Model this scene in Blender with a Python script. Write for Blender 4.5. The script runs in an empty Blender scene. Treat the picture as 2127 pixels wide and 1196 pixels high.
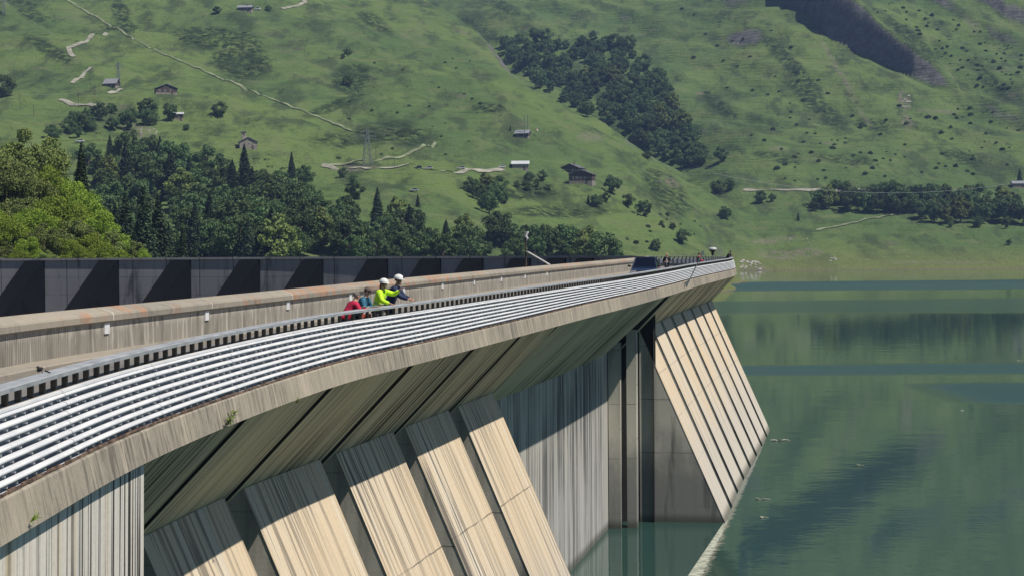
import bpy, bmesh, math, random
import numpy as np
from mathutils import Vector, Matrix
R = math.radians
sc = bpy.context.scene
COL = sc.collection

# ------------------------------------------------------------------ camera
FPX, CX, CY = 4136.0, 1063.5, 598.0
PITCH, ROLL = math.atan(98/FPX), R(0.45)
cF = np.array([0, math.cos(PITCH), -math.sin(PITCH)])
_u = np.array([0, math.sin(PITCH), math.cos(PITCH)]); _r = np.array([1., 0, 0])
cR = _r*math.cos(ROLL)-_u*math.sin(ROLL); cU = _u*math.cos(ROLL)+_r*math.sin(ROLL)
cam = bpy.data.cameras.new('camera'); camo = bpy.data.objects.new('camera', cam); COL.objects.link(camo)
camo.matrix_world = Matrix(((cR[0], cU[0], -cF[0], 0), (cR[1], cU[1], -cF[1], 0), (cR[2], cU[2], -cF[2], 0), (0, 0, 0, 1)))
cam.sensor_fit = 'HORIZONTAL'; cam.sensor_width = 36; cam.lens = FPX/2127*36
cam.clip_start = 0.5; cam.clip_end = 9000
sc.camera = camo

# ------------------------------------------------------------------ light
SUN = Vector((.47, -.25, .845)).normalized()
elev = math.asin(SUN.z); az = math.atan2(SUN.x, SUN.y)
w = bpy.data.worlds.new('World'); sc.world = w; w.use_nodes = True
nt = w.node_tree; nt.nodes.clear()
sky = nt.nodes.new('ShaderNodeTexSky'); sky.sky_type = 'NISHITA'; sky.sun_disc = False
sky.sun_elevation = elev; sky.sun_rotation = az; sky.altitude = 1500; sky.air_density = 1.0; sky.dust_density = .3; sky.ozone_density = 2
bg = nt.nodes.new('ShaderNodeBackground'); bg.inputs[1].default_value = .055
wo = nt.nodes.new('ShaderNodeOutputWorld')
nt.links.new(sky.outputs[0], bg.inputs[0]); nt.links.new(bg.outputs[0], wo.inputs[0])
sl = bpy.data.lights.new('sun', 'SUN'); sl.energy = 5.0; sl.angle = R(.53); sl.color = (1, .93, .82)
so = bpy.data.objects.new('sun', sl); COL.objects.link(so)
so.rotation_euler = SUN.to_track_quat('Z', 'Y').to_euler(); so.location = (200, -100, 500)
sc.view_settings.view_transform = 'Standard'; sc.view_settings.look = 'None'
sc.view_settings.exposure = .1; sc.view_settings.gamma = 1
sc.cycles.use_denoising = True
sc.cycles.max_bounces = 6; sc.cycles.volume_bounces = 0; sc.cycles.transparent_max_bounces = 8
sc.cycles.diffuse_bounces = 3; sc.cycles.caustics_reflective = False; sc.cycles.caustics_refractive = False

# ------------------------------------------------------------------ helpers
random.seed(7); RNG = np.random.default_rng(11)
def ray(x, y): return cF + cR*((x-CX)/FPX) + cU*((CY-y)/FPX)
def atY(x, y, Y):
    d = ray(x, y); return Vector(d*(Y/d[1]))
def atZ(x, y, z):
    d = ray(x, y); return Vector(d*(z/d[2]))

def tag(o, label=None, cat=None, group=None, kind=None):
    if label: o['label'] = label
    if cat: o['category'] = cat
    if group: o['group'] = group
    if kind: o['kind'] = kind
    return o
def empty(name, loc=(0, 0, 0), rz=0, sc_=1.0):
    o = bpy.data.objects.new(name, None); COL.objects.link(o); o.location = loc; o.rotation_euler = (0, 0, rz)
    o.scale = (sc_,)*3; o.empty_display_size = .3
    return o
def link(name, me, parent=None):
    o = bpy.data.objects.new(name, me); COL.objects.link(o)
    if parent: o.parent = parent
    return o
def copy_tree(o, parent=None):
    c = o.copy(); COL.objects.link(c); c.parent = parent
    for ch in list(o.children): copy_tree(ch, c)
    return c

class MB:
    def __init__(s): s.v = []; s.f = []; s.uv = []; s.m = []
    def quad(s, pts, uv=None, m=0):
        n = len(s.v); s.v += [tuple(p) for p in pts]; s.f.append(tuple(range(n, n+len(pts))))
        s.uv += uv if uv else [(0, 0)]*len(pts); s.m.append(m)
    def box(s, c, d, rz=0, m=0, M=None, taper=1.0):
        X, Y, Z = d[0]/2, d[1]/2, d[2]/2; cs, sn = math.cos(rz), math.sin(rz)
        P = []
        for (a, b, e) in [(-1,-1,-1),(1,-1,-1),(1,1,-1),(-1,1,-1),(-1,-1,1),(1,-1,1),(1,1,1),(-1,1,1)]:
            t = taper if e > 0 else 1
            x, y, z = a*X*t, b*Y*t, e*Z
            p = Vector((c[0]+x*cs-y*sn, c[1]+x*sn+y*cs, c[2]+z))
            P.append(M @ p if M else p)
        for F in [(0,3,2,1),(4,5,6,7),(0,1,5,4),(1,2,6,5),(2,3,7,6),(3,0,4,7)]:
            q = [P[i] for i in F]
            a = (q[1]-q[0]).length; b = (q[2]-q[1]).length
            s.quad(q, [(0, 0), (a, 0), (a, b), (0, b)], m)
    def tube(s, path, rad, n=8, m=0, cap=True):
        path = [Vector(p) for p in path]
        if not hasattr(rad, '__len__'): rad = [rad]*len(path)
        rings = []
        for i, p in enumerate(path):
            t = (path[min(i+1, len(path)-1)]-path[max(i-1, 0)]).normalized()
            a = t.orthogonal().normalized() if i == 0 else (a-t*a.dot(t)).normalized()
            b = t.cross(a)
            rings.append([p+(a*math.cos(2*math.pi*k/n)+b*math.sin(2*math.pi*k/n))*rad[i] for k in range(n)])
        base = len(s.v)
        for r_ in rings: s.v += [tuple(q) for q in r_]
        for i in range(len(path)-1):
            for k in range(n):
                a0 = base+i*n+k; a1 = base+i*n+(k+1) % n
                s.f.append((a0, a1, a1+n, a0+n)); s.uv += [(k/n, i), ((k+1)/n, i), ((k+1)/n, i+1), (k/n, i+1)]; s.m.append(m)
        if cap:
            for i0, rev in ((base, True), (base+(len(path)-1)*n, False)):
                r_ = list(range(i0, i0+n)); r_ = r_[::-1] if rev else r_
                s.f.append(tuple(r_)); s.uv += [(0, 0)]*n; s.m.append(m)
    def lathe(s, prof, c=(0, 0, 0), n=20, m=0):
        base = len(s.v)
        for (r_, z) in prof:
            for k in range(n): s.v.append((c[0]+r_*math.cos(2*math.pi*k/n), c[1]+r_*math.sin(2*math.pi*k/n), c[2]+z))
        for i in range(len(prof)-1):
            for k in range(n):
                a0 = base+i*n+k; a1 = base+i*n+(k+1) % n
                s.f.append((a0, a1, a1+n, a0+n)); s.uv += [(0, 0)]*4; s.m.append(m)
    def ell(s, c, r_, n=14, k=9, m=0, zmin=-1, M=None):
        base = len(s.v); k = max(k, 4)
        for i in range(k+1):
            ph = math.pi/2-(math.pi/2-math.asin(max(-1, zmin)))*i/k if zmin > -1 else math.pi/2-math.pi*i/k
            for j in range(n):
                th = 2*math.pi*j/n
                p = Vector((c[0]+r_[0]*math.cos(ph)*math.cos(th), c[1]+r_[1]*math.cos(ph)*math.sin(th), c[2]+r_[2]*math.sin(ph)))
                s.v.append(tuple(M @ p if M else p))
        for i in range(k):
            for j in range(n):
                a0 = base+i*n+j; a1 = base+i*n+(j+1) % n
                s.f.append((a0, a0+n, a1+n, a1)); s.uv += [(0, 0)]*4; s.m.append(m)
    def build(s, name, mats, parent=None, smooth=False):
        me = bpy.data.meshes.new(name); me.from_pydata(s.v, [], s.f)
        uvl = me.uv_layers.new(name='UVMap'); uvl.data.foreach_set('uv', np.array(s.uv, float).ravel())
        if not isinstance(mats, (list, tuple)): mats = [mats]
        for x in mats: me.materials.append(x)
        me.polygons.foreach_set('material_index', s.m)
        if smooth: me.polygons.foreach_set('use_smooth', [True]*len(s.f))
        me.update()
        return link(name, me, parent)

def np_mesh(name, V, F, mats, uv=None, smooth=False):
    V = np.asarray(V, np.float32).reshape(-1, 3); F = np.asarray(F, np.int32); k = F.shape[1]
    me = bpy.data.meshes.new(name)
    me.vertices.add(len(V)); me.vertices.foreach_set('co', V.ravel())
    me.loops.add(F.size); me.loops.foreach_set('vertex_index', F.ravel())
    me.polygons.add(len(F)); me.polygons.foreach_set('loop_start', np.arange(0, F.size, k, dtype=np.int32))
    if smooth: me.polygons.foreach_set('use_smooth', np.ones(len(F), bool))
    for x in (mats if isinstance(mats, (list, tuple)) else [mats]): me.materials.append(x)
    me.update(calc_edges=True); me.validate()
    return me

# ------------------------------------------------------------------ materials
class NT:
    def __init__(s, name):
        s.mat = bpy.data.materials.new(name); s.mat.use_nodes = True; s.n = s.mat.node_tree.nodes; s.l = s.mat.node_tree.links
        s.b = s.n['Principled BSDF']
    def new(s, t, **k):
        x = s.n.new(t)
        for a, b in k.items(): setattr(x, a, b)
        return x
    def put(s, sock, val):
        if hasattr(val, 'is_linked') or isinstance(val, bpy.types.NodeSocket): s.l.new(val, sock)
        else: sock.default_value = val
    def math(s, op, a, b=0.0, c=0.0, clamp=False):
        x = s.new('ShaderNodeMath', operation=op, use_clamp=clamp)
        s.put(x.inputs[0], a); s.put(x.inputs[1], b); s.put(x.inputs[2], c); return x.outputs[0]
    def mix(s, f, a, b, mode='MIX'):
        x = s.new('ShaderNodeMix', data_type='RGBA', blend_type=mode)
        s.put(x.inputs[0], f); s.put(x.inputs[6], col(a)); s.put(x.inputs[7], col(b)); return x.outputs[2]
    def noise(s, vec, scale=1.0, detail=4.0, rough=.55, dist=0.0):
        x = s.new('ShaderNodeTexNoise'); s.put(x.inputs['Vector'], vec); x.inputs['Scale'].default_value = scale
        x.inputs['Detail'].default_value = detail; x.inputs['Roughness'].default_value = rough; x.inputs['Distortion'].default_value = dist
        return x.outputs['Fac']
    def mapv(s, vec, sc_=(1, 1, 1), rot=(0, 0, 0), loc=(0, 0, 0)):
        x = s.new('ShaderNodeMapping'); s.l.new(vec, x.inputs[0]); x.inputs['Scale'].default_value = sc_; x.inputs['Rotation'].default_value = rot
        x.inputs['Location'].default_value = loc
        return x.outputs[0]
    def ramp(s, f, lo, hi, a=0.0, b=1.0):
        x = s.new('ShaderNodeMapRange'); x.interpolation_type = 'SMOOTHSTEP'
        s.put(x.inputs[0], f); x.inputs[1].default_value = lo; x.inputs[2].default_value = hi
        x.inputs[3].default_value = a; x.inputs[4].default_value = b; return x.outputs[0]
    def bump(s, h, strength=.3, dist=.05, normal=None):
        x = s.new('ShaderNodeBump'); s.put(x.inputs['Height'], h); x.inputs['Strength'].default_value = strength; x.inputs['Distance'].default_value = dist
        if normal is not None: s.l.new(normal, x.inputs['Normal'])
        return x.outputs[0]
    def geo(s): return s.new('ShaderNodeNewGeometry').outputs['Position']
    def uv(s): return s.new('ShaderNodeTexCoord').outputs['UV']
    def obj(s): return s.new('ShaderNodeTexCoord').outputs['Object']
def col(c):
    if isinstance(c, bpy.types.NodeSocket): return c
    return tuple(c)+(1.0,) if len(c) == 3 else c

def plain(name, c, rough=.6, metal=0.0, var=.12, scale=3.0, spec=.5):
    t = NT(name); n = t.noise(t.obj(), scale, 4)
    t.l.new(t.mix(t.ramp(n, .35, .65), [x*(1-var) for x in c], [min(1, x*(1+var)) for x in c]), t.b.inputs['Base Color'])
    t.b.inputs['Roughness'].default_value = rough; t.b.inputs['Metallic'].default_value = metal
    t.b.inputs['Specular IOR Level'].default_value = spec
    return t.mat

def concrete(name, c1, c2, dark, us=3.0, vs=.25, lo=.5, hi=.62, amt=.8, fine=.6, bump=.4, lift=0.0, low=None, seam=0.0, pale=None, warp=.25):
    """streaks run along v (down the face), UV in metres"""
    t = NT(name); uv = t.uv()
    big = t.noise(t.mapv(uv, (.12, .09, 1)), 1, 4)
    base = t.mix(t.ramp(big, .35, .65), c1, c2)
    if pale is not None:
        pn = t.noise(t.mapv(uv, (us*.35, vs*.5, 1), loc=(7, 3, 0)), 1, 4)
        base = t.mix(t.ramp(pn, .5, .68, 0, .8), base, pale)
    wv = t.new('ShaderNodeTexNoise'); t.l.new(t.mapv(uv, (.3, .3, 1)), wv.inputs[0]); wv.inputs['Scale'].default_value = 1
    st = t.noise(t.mapv(uv, (us, vs, 1)), 1, 5, .62, warp)
    st2 = t.noise(t.mapv(uv, (us*3.3, vs*.8, 1), loc=(3, 5, 0)), 1, 4, .6)
    s1 = t.math('MULTIPLY', t.ramp(st, lo, hi), t.ramp(big, .38, .62, .25, 1.0))
    s2 = t.ramp(st2, .52, .68, 0, fine)
    c = t.mix(t.math('MULTIPLY', s1, amt), base, dark)
    c = t.mix(t.math('MULTIPLY', s2, .6), c, [x*1.15 for x in dark])
    gr = t.noise(t.mapv(uv, (9, 9, 1)), 1, 5, .65)
    c = t.mix(.35, c, t.mix(gr, (.25, .25, .25), (1, 1, 1)), 'MULTIPLY')
    h = t.math('ADD', t.math('MULTIPLY', st2, .6), t.math('MULTIPLY', gr, .4))
    sp = t.new('ShaderNodeSeparateXYZ'); t.l.new(uv, sp.inputs[0])
    if lift:
        wob = t.math('MULTIPLY', t.noise(t.mapv(uv, (.8, .8, 1)), 1, 3), .12)
        fr = t.math('FRACT', t.math('DIVIDE', t.math('ADD', sp.outputs[1], wob), lift))
        ln = t.math('LESS_THAN', fr, .05/lift)
        mk = t.math('MULTIPLY', ln, t.ramp(t.noise(t.mapv(uv, (.6, .3, 1), loc=(9, 1, 0)), 1, 3), .35, .6, .15, .75))
        c = t.mix(mk, c, dark)
    if seam:
        fr = t.math('FRACT', t.math('DIVIDE', sp.outputs[0], seam))
        c = t.mix(t.math('MULTIPLY', t.math('LESS_THAN', fr, .09/seam), .85), c, (.03, .03, .03))
    if low is not None:
        z = t.new('ShaderNodeSeparateXYZ'); t.l.new(t.geo(), z.inputs[0])
        nz = t.noise(t.mapv(uv, (us*.8, .35, 1), loc=(1, 8, 0)), 1, 4)
        zz = t.math('ADD', z.outputs[2], t.math('MULTIPLY', t.math('SUBTRACT', nz, .5), 7))
        c = t.mix(t.ramp(zz, low[1], low[2], .85, 0), c, t.mix(s1, low[0], [x*.45 for x in low[0]]))
        wl = t.ramp(z.outputs[2], -17.9, -17.3, .75, 0)
        c = t.mix(wl, c, (.06, .065, .05))
    t.l.new(c, t.b.inputs['Base Color']); t.b.inputs['Roughness'].default_value = .9; t.b.inputs['Specular IOR Level'].default_value = .2
    t.l.new(t.bump(h, bump, .03), t.b.inputs['Normal'])
    return t.mat

M = {}
M['slab'] = concrete('slab_concrete', (.70, .56, .39), (.72, .62, .48), (.085, .08, .075), us=3.0, vs=.06, lo=.50, hi=.55, amt=.93, fine=.6, lift=4.1,
                     low=((.42, .40, .36), -15.5, -10.5), pale=(.72, .65, .54), warp=.12)
M['slab_far'] = concrete('slab_concrete_pale', (.70, .56, .39), (.70, .61, .48), (.22, .20, .17), us=2.6, vs=.08, lo=.55, hi=.66, amt=.6, fine=.35, lift=3.0,
                     low=((.50, .47, .42), -16, -9), pale=(.72, .64, .53))
M['flank'] = concrete('flank_concrete', (.62, .59, .50), (.50, .48, .42), (.06, .06, .06), us=.8, vs=.10, lo=.50, hi=.64, amt=.85, fine=.35, lift=3.4,
                      low=((.19, .19, .185), -15.5, -11.5))
M['wall'] = concrete('streaked_wall_concrete', (.60, .57, .50), (.48, .46, .42), (.045, .05, .055), us=2.2, vs=.045, lo=.45, hi=.53, amt=.92, fine=.9, seam=5.0,
                     low=((.46, .45, .43), -16, -8), pale=(.75, .71, .63))
M['wall_near'] = concrete('white_streaked_concrete', (.86, .81, .72), (.78, .75, .69), (.03, .03, .033), us=3.4, vs=.03, lo=.52, hi=.545, amt=.97, fine=.8, lift=3.2,
                     pale=(.66, .52, .34), bump=.6, warp=.1)
M['soffit'] = concrete('soffit_concrete', (.80, .68, .48), (.62, .54, .40), (.075, .065, .05), us=3.2, vs=.10, lo=.46, hi=.58, amt=.9, fine=1.0, bump=.9, lift=5.5,
                     pale=(.72, .64, .46))
M['fascia'] = concrete('fascia_concrete', (.43, .385, .31), (.34, .31, .26), (.13, .115, .10), us=7, vs=.8, lo=.48, hi=.6, amt=.75, fine=.9, bump=.8,
                     pale=(.54, .47, .38))
M['coping'] = concrete('coping_concrete', (.39, .35, .29), (.31, .29, .25), (.15, .14, .12), us=1.5, vs=1.5, lo=.5, hi=.7, amt=.6, fine=.4, bump=.6, pale=(.47, .24, .14))
M['wing'] = concrete('wing_concrete', (.33, .33, .36), (.27, .27, .30), (.06, .06, .07), us=.6, vs=.12, lo=.5, hi=.66, amt=.8, fine=.4, lift=2.0, bump=.5, seam=4.1)
M['wing_shade'] = concrete('shade_black_concrete', (.012, .014, .018), (.018, .019, .022), (.008, .008, .010), us=.9, vs=.2, lo=.5, hi=.66, amt=.8, fine=.4, bump=.5)  # shade on the wing buttresses, put into a near-black base colour
M['post'] = plain('dark_baluster', (.10, .09, .075), .9, scale=6)
M['wing_shade'].node_tree.nodes['Principled BSDF'].inputs['Specular IOR Level'].default_value = 0
M['foot'] = plain('baluster_concrete', (.30, .28, .25), .9, scale=6)
M['kerb'] = concrete('kerb_concrete', (.36, .32, .27), (.32, .30, .26), (.18, .16, .14), us=.8, vs=3, amt=.5, bump=.4)
M['road'] = concrete('asphalt', (.23, .22, .21), (.19, .185, .18), (.12, .12, .11), us=.5, vs=.5, amt=.4, fine=.2, bump=.3)
M['dark'] = plain('painted_recess_shade', (.03, .03, .03), .9)  # shade of slots, recesses and openings painted as near-black
M['strip'] = plain('rusty_flashing', (.15, .10, .075), .9, scale=5, var=.6)
M['joint'] = plain('pale_joint_sealant', (.62, .58, .50), .8)
def m_rail():
    t = NT('weathered_rail'); uv = t.uv()
    n = t.noise(t.mapv(uv, (1.6, 4, 1)), 1, 5, .6); vo = t.new('ShaderNodeTexVoronoi'); t.l.new(t.mapv(uv, (1.8, .4, 1)), vo.inputs[0]); vo.inputs['Scale'].default_value = 1
    c = t.mix(t.ramp(n, .35, .65), (.22, .24, .26), (.36, .38, .41))
    c = t.mix(t.math('MULTIPLY', t.new('ShaderNodeSeparateColor').outputs[0], 0), c, c)
    sp = t.new('ShaderNodeSeparateColor'); t.l.new(vo.outputs['Color'], sp.inputs[0])
    c = t.mix(t.math('MULTIPLY', sp.outputs[0], .45), c, (.42, .44, .47))
    t.l.new(c, t.b.inputs['Base Color']); t.b.inputs['Roughness'].default_value = .6
    return t.mat
M['rail'] = m_rail()
def m_ribs():   # downstream parapet with fine vertical ribs
    t = NT('ribbed_parapet'); uv = t.uv(); sp = t.new('ShaderNodeSeparateXYZ'); t.l.new(uv, sp.inputs[0])
    wob = t.math('MULTIPLY', t.noise(t.mapv(uv, (2, .4, 1)), 1, 2), .05)
    s = t.math('SINE', t.math('MULTIPLY', t.math('ADD', sp.outputs[0], wob), 2*math.pi/.12))
    near = t.ramp(sp.outputs[0], 75, 95, 1, .25)
    rib = t.math('MULTIPLY', t.ramp(s, -.1, .55), near)
    st = t.noise(t.mapv(uv, (2.2, .5, 1)), 1, 5, .65); big = t.noise(t.mapv(uv, (.35, 1.2, 1)), 1, 3)
    hgt = t.ramp(t.math('ADD', sp.outputs[1], t.math('MULTIPLY', st, .8)), .45, .75)   # pale upper band, dirtier lower band
    base = t.mix(hgt, (.50, .465, .40), (.30, .28, .245))
    base = t.mix(t.ramp(t.noise(t.mapv(uv, (5, .5, 1), loc=(4, 4, 0)), 1, 4), .52, .7, 0, .8), base, (.60, .565, .50))
    base = t.mix(t.ramp(st, .48, .66, 0, .75), base, (.17, .16, .14))
    c = t.mix(t.math('MULTIPLY', rib, .75), base, (.13, .115, .10))
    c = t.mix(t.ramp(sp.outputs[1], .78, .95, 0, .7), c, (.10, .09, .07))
    t.l.new(c, t.b.inputs['Base Color']); t.b.inputs['Roughness'].default_value = .95; t.b.inputs['Specular IOR Level'].default_value = .1
    t.l.new(t.bump(t.math('MULTIPLY', s, near), .6, .02), t.b.inputs['Normal'])
    return t.mat
M['ribs'] = m_ribs()
def m_clad():
    t = NT('white_painted_sheet'); uv = t.uv()
    n = t.noise(t.mapv(uv, (.9, 5, 1)), 1, 4); sp = t.new('ShaderNodeSeparateXYZ'); t.l.new(uv, sp.inputs[0])
    c = t.mix(t.ramp(n, .35, .7), (.62, .64, .68), (.76, .77, .79))
    fr = t.math('FRACT', t.math('DIVIDE', sp.outputs[0], .5)); c = t.mix(t.math('MULTIPLY', t.math('LESS_THAN', fr, .02), .5), c, (.3, .3, .33))
    dr = t.noise(t.mapv(uv, (5, .6, 1)), 1, 4); c = t.mix(t.ramp(dr, .58, .75, 0, .35), c, (.45, .45, .45))
    t.l.new(c, t.b.inputs['Base Color']); t.b.inputs['Roughness'].default_value = .45
    t.l.new(t.bump(t.noise(t.mapv(uv, (2.5, 2, 1)), 1, 2), .25, .03), t.b.inputs['Normal'])
    return t.mat
M['clad'] = m_clad(); M['louvre_shade'] = plain('louvre_shade_grey', (.34, .36, .40), .6, scale=2)  # grey recess faces: shadow between the louvre blades painted as colour

def foliage(name, a, b, c3, trans=.25):
    t = NT(name); o = t.obj(); oi = t.new('ShaderNodeObjectInfo')
    n = t.noise(o, .5, 3); n2 = t.noise(o, 3.0, 2)
    c = t.mix(t.ramp(n, .35, .65), a, b); c = t.mix(t.ramp(n2, .45, .75, 0, .6), c, c3)
    hs = t.new('ShaderNodeHueSaturation'); t.l.new(c, hs.inputs['Color'])
    t.put(hs.inputs['Hue'], t.math('MULTIPLY_ADD', oi.outputs['Random'], .025, .492))
    t.put(hs.inputs['Value'], t.math('MULTIPLY_ADD', oi.outputs['Random'], .6, .7))
    t.l.new(hs.outputs[0], t.b.inputs['Base Color']); t.b.inputs['Roughness'].default_value = .7; t.b.inputs['Specular IOR Level'].default_value = .15
    tr = t.new('ShaderNodeBsdfTranslucent'); t.l.new(hs.outputs[0], tr.inputs[0]); mx = t.new('ShaderNodeMixShader'); mx.inputs[0].default_value = trans
    t.l.new(t.b.outputs[0], mx.inputs[1]); t.l.new(tr.outputs[0], mx.inputs[2])
    t.l.new(mx.outputs[0], t.n['Material Output'].inputs[0])
    return t.mat
M['leaf'] = foliage('broadleaf_foliage', (.070, .120, .048), (.105, .165, .058), (.155, .21, .085), .15)
M['leaf_bright'] = foliage('fresh_foliage', (.18, .26, .03), (.24, .32, .04), (.31, .38, .07), .22)
M['leaf_olive'] = foliage('olive_foliage', (.15, .19, .06), (.20, .24, .07), (.26, .29, .10), .2)
M['needle'] = foliage('needle_foliage', (.028, .05, .028), (.045, .072, .032), (.075, .105, .042), .1)
M['bark'] = plain('bark', (.10, .08, .06), .95)
M['shrub'] = foliage('shrub_foliage', (.03, .055, .02), (.045, .08, .028), (.07, .11, .04), .15)

# ------------------------------------------------------------------ dam plan
def spline(pts, ds=.5):
    P = [np.array(p, float) for p in pts]; P = [2*P[0]-P[1]]+P+[2*P[-1]-P[-2]]; out = []
    for i in range(1, len(P)-2):
        p0, p1, p2, p3 = P[i-1:i+3]; n = max(4, int(np.linalg.norm(p2-p1)/ds))
        t0 = 0; a = .5; t1 = t0+np.linalg.norm(p1-p0)**a; t2 = t1+np.linalg.norm(p2-p1)**a; t3 = t2+np.linalg.norm(p3-p2)**a
        for t in np.linspace(t1, t2, n, endpoint=False):
            A1 = (t1-t)/(t1-t0)*p0+(t-t0)/(t1-t0)*p1; A2 = (t2-t)/(t2-t1)*p1+(t-t1)/(t2-t1)*p2; A3 = (t3-t)/(t3-t2)*p2+(t-t2)/(t3-t2)*p3
            B1 = (t2-t)/(t2-t0)*A1+(t-t0)/(t2-t0)*A2; B2 = (t3-t)/(t3-t1)*A2+(t-t1)/(t3-t1)*A3
            out.append((t2-t)/(t2-t1)*B1+(t-t1)/(t2-t1)*B2)
    out.append(P[-2]); out = np.array(out)
    for _ in range(12): out[1:-1] = .5*out[1:-1]+.25*(out[:-2]+out[2:])
    return out
class Curve:
    def __init__(s, pts):
        s.p = spline(pts); s.s = np.concatenate([[0], np.cumsum(np.linalg.norm(np.diff(s.p, axis=0), axis=1))]); s.L = s.s[-1]
        d = np.gradient(s.p, axis=0); s.t = d/np.linalg.norm(d, axis=1)[:, None]
    def at(s, q, off=0, z=0):
        x = np.interp(q, s.s, s.p[:, 0]); y = np.interp(q, s.s, s.p[:, 1]); tx = np.interp(q, s.s, s.t[:, 0]); ty = np.interp(q, s.s, s.t[:, 1])
        return Vector((x+ty*off, y-tx*off, z))
    def ang(s, q):
        tx = np.interp(q, s.s, s.t[:, 0]); ty = np.interp(q, s.s, s.t[:, 1]); return math.atan2(ty, tx)
    def sY(s, Y):   # arc length where the first (outgoing) leg reaches depth Y
        k = int(np.argmax(s.p[:, 1])) if True else 0
        i = int(np.argmax(s.p[:, 1] >= Y)); a, b = s.p[i-1, 1], s.p[i, 1]
        return s.s[i-1]+(s.s[i]-s.s[i-1])*(Y-a)/(b-a)
UP = Curve([(-7.6, -40), (-7.0, -15), (-6.6, 5), (-6.4, 18), (-6.38, 25), (-6.36, 30.6), (-6.18, 34.5), (-5.62, 41.3), (-4.45, 50.5), (-2.98, 57.8), (-1.0, 68), (2.93, 88.6), (5.6, 102), (9.9, 126), (13.5, 147.6),
            (18.3, 174), (20.9, 189), (21.9, 199), (20.6, 209), (15.5, 217), (6, 222.5), (-6, 226.5), (-22, 231), (-40, 235.5), (-62, 240.5), (-95, 246)])
DN = Curve([(-14.4, -40), (-13.9, -15), (-12.7, 5), (-12.1, 25), (-11.15, 45), (-10.15, 52), (-9.0, 59.5), (-7.2, 71), (-4.3, 90), (2.0, 127), (9.4, 168), (12.2, 184), (13.6, 194),
            (12.6, 202), (8.6, 208), (1.5, 213), (-8.5, 217.5), (-22, 222.5), (-38, 227), (-60, 232), (-95, 238)])

def wz(y, z):    # the cladding band is a little deeper at the near end
    return z-.20*min(1, max(0, (100-y)/60))*float(np.interp(-z, [2.13, 2.85, 3.46, 3.6], [0, 1, .45, .45]))
def sweep(mb, C, prof, s0, s1, ds=1.0, m=0, flip=False, caps=False, u0=0.0, warp=False):
    n = max(1, int(math.ceil((s1-s0)/ds))); S = np.linspace(s0, s1, n+1)
    L = [0]
    for (a, b) in zip(prof[:-1], prof[1:]): L.append(L[-1]+math.hypot(a[0]-b[0], a[1]-b[1]))
    G = [[C.at(q, o, z) for (o, z) in prof] for q in S]
    if warp:
        for row in G:
            for v in row: v.z = wz(v.y, v.z)
    for i in range(n):
        for j in range(len(prof)-1):
            q = [G[i][j], G[i][j+1], G[i+1][j+1], G[i+1][j]]; uv = [(S[i]-u0, L[j]), (S[i]-u0, L[j+1]), (S[i+1]-u0, L[j+1]), (S[i+1]-u0, L[j])]
            if not flip: q = q[::-1]; uv = uv[::-1]
            mb.quad(q, uv, m[j] if hasattr(m, '__len__') else m)
    if caps:
        for i, rev in ((0, False), (n, True)):
            q = G[i][:-1] if prof[0] == prof[-1] else G[i]
            uv = [(o, z) for (o, z) in prof[:len(q)]]
            if rev: q = q[::-1]; uv = uv[::-1]
            mb.quad(q, uv, m)

WATER = -18.0
dam = tag(empty('dam', (0, 0, 0)), 'long curved concrete buttress dam with white louvred cladding and sloping buttress slabs beside the lake', 'dam')
sYE = UP.sY
S31, S_END = sYE(32.6), UP.L

# --- upstream edge: fascia, flashing, cladding, balustrade
mb = MB(); sweep(mb, UP, [(-.35, -2.85), (.22, -2.85), (.24, -2.88), (.34, -3.46), (-.2, -3.48)], 5, S_END, 1.0, flip=True, warp=True)
mb.build('fascia', M['fascia'], dam)
mb = MB(); n = int((S_END-12)/.35)
for i in range(n):      # overlapping flashing pieces, slightly uneven
    q = 12+i*.35; a = UP.ang(q); p = UP.at(q, .17+random.uniform(-.008, .008), -2.825+random.uniform(-.008, .008)); p.z = wz(p.y, p.z)
    if p.y > 150 and i % 3: continue
    mb.box(p, (.37 if p.y < 150 else 1.1, .06, .04), a+random.uniform(-.05, .05))
mb.build('flashing', M['strip'], dam)
RIB = []
nr = 7; per = .735/nr
RIB = [(-.02, -2.05), (.04, -2.055), (.045, -2.085)]
for k in range(nr):
    z0 = -2.085-k*per*.975; o_ = .03+.16*(k/nr)
    RIB += [(o_-.015, z0-.004), (o_+.03, z0-.012), (o_+.055, z0-per*.30), (o_+.055, z0-per*.43), (o_-.04, z0-per*.49), (o_-.04, z0-per*.93)]
RIB += [(.165, -2.81), (.19, -2.82)]
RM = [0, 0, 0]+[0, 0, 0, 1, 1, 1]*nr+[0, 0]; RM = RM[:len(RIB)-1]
q = 8.0; k = 0
while q < S_END-2:
    e = min(q+6.0, S_END); mb = MB()
    sweep(mb, UP, RIB, q+.012, e-.012, .75 if UP.at(q).y < 60 else 1.5, flip=True, u0=0, m=RM, warp=True)
    if UP.at(q).y < 75 and UP.at(q).y > 8:
        for j in range(12):
            for r_ in range(nr):
                if random.random() < .75:
                    cp = UP.at(q+.25+j*.5, .02+.16*(r_/nr), -2.085-per*(r_*.975+.72)); cp.z = wz(cp.y, cp.z); mb.box(cp, (.014, .10, per*.30), UP.ang(q))
    mb.build('cladding_panel', [M['clad'], M['louvre_shade']], dam, smooth=False); q = e; k += 1
mb = MB(); sweep(mb, UP, [(.04, -2.06), (-.27, -2.06)], 5, S_END, 1, flip=False); sweep(mb, UP, [(-.05, -2.065), (-.05, -3.04)], 5, S_END, 1, flip=True)
sweep(mb, UP, [(-.27, -2.06), (-.27, -2.87)], 5, S_END, 1, flip=False)
mb.build('parapet_base', M['foot'], dam)
bal = tag(empty('balustrade'), None)
bal.parent = dam
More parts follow.
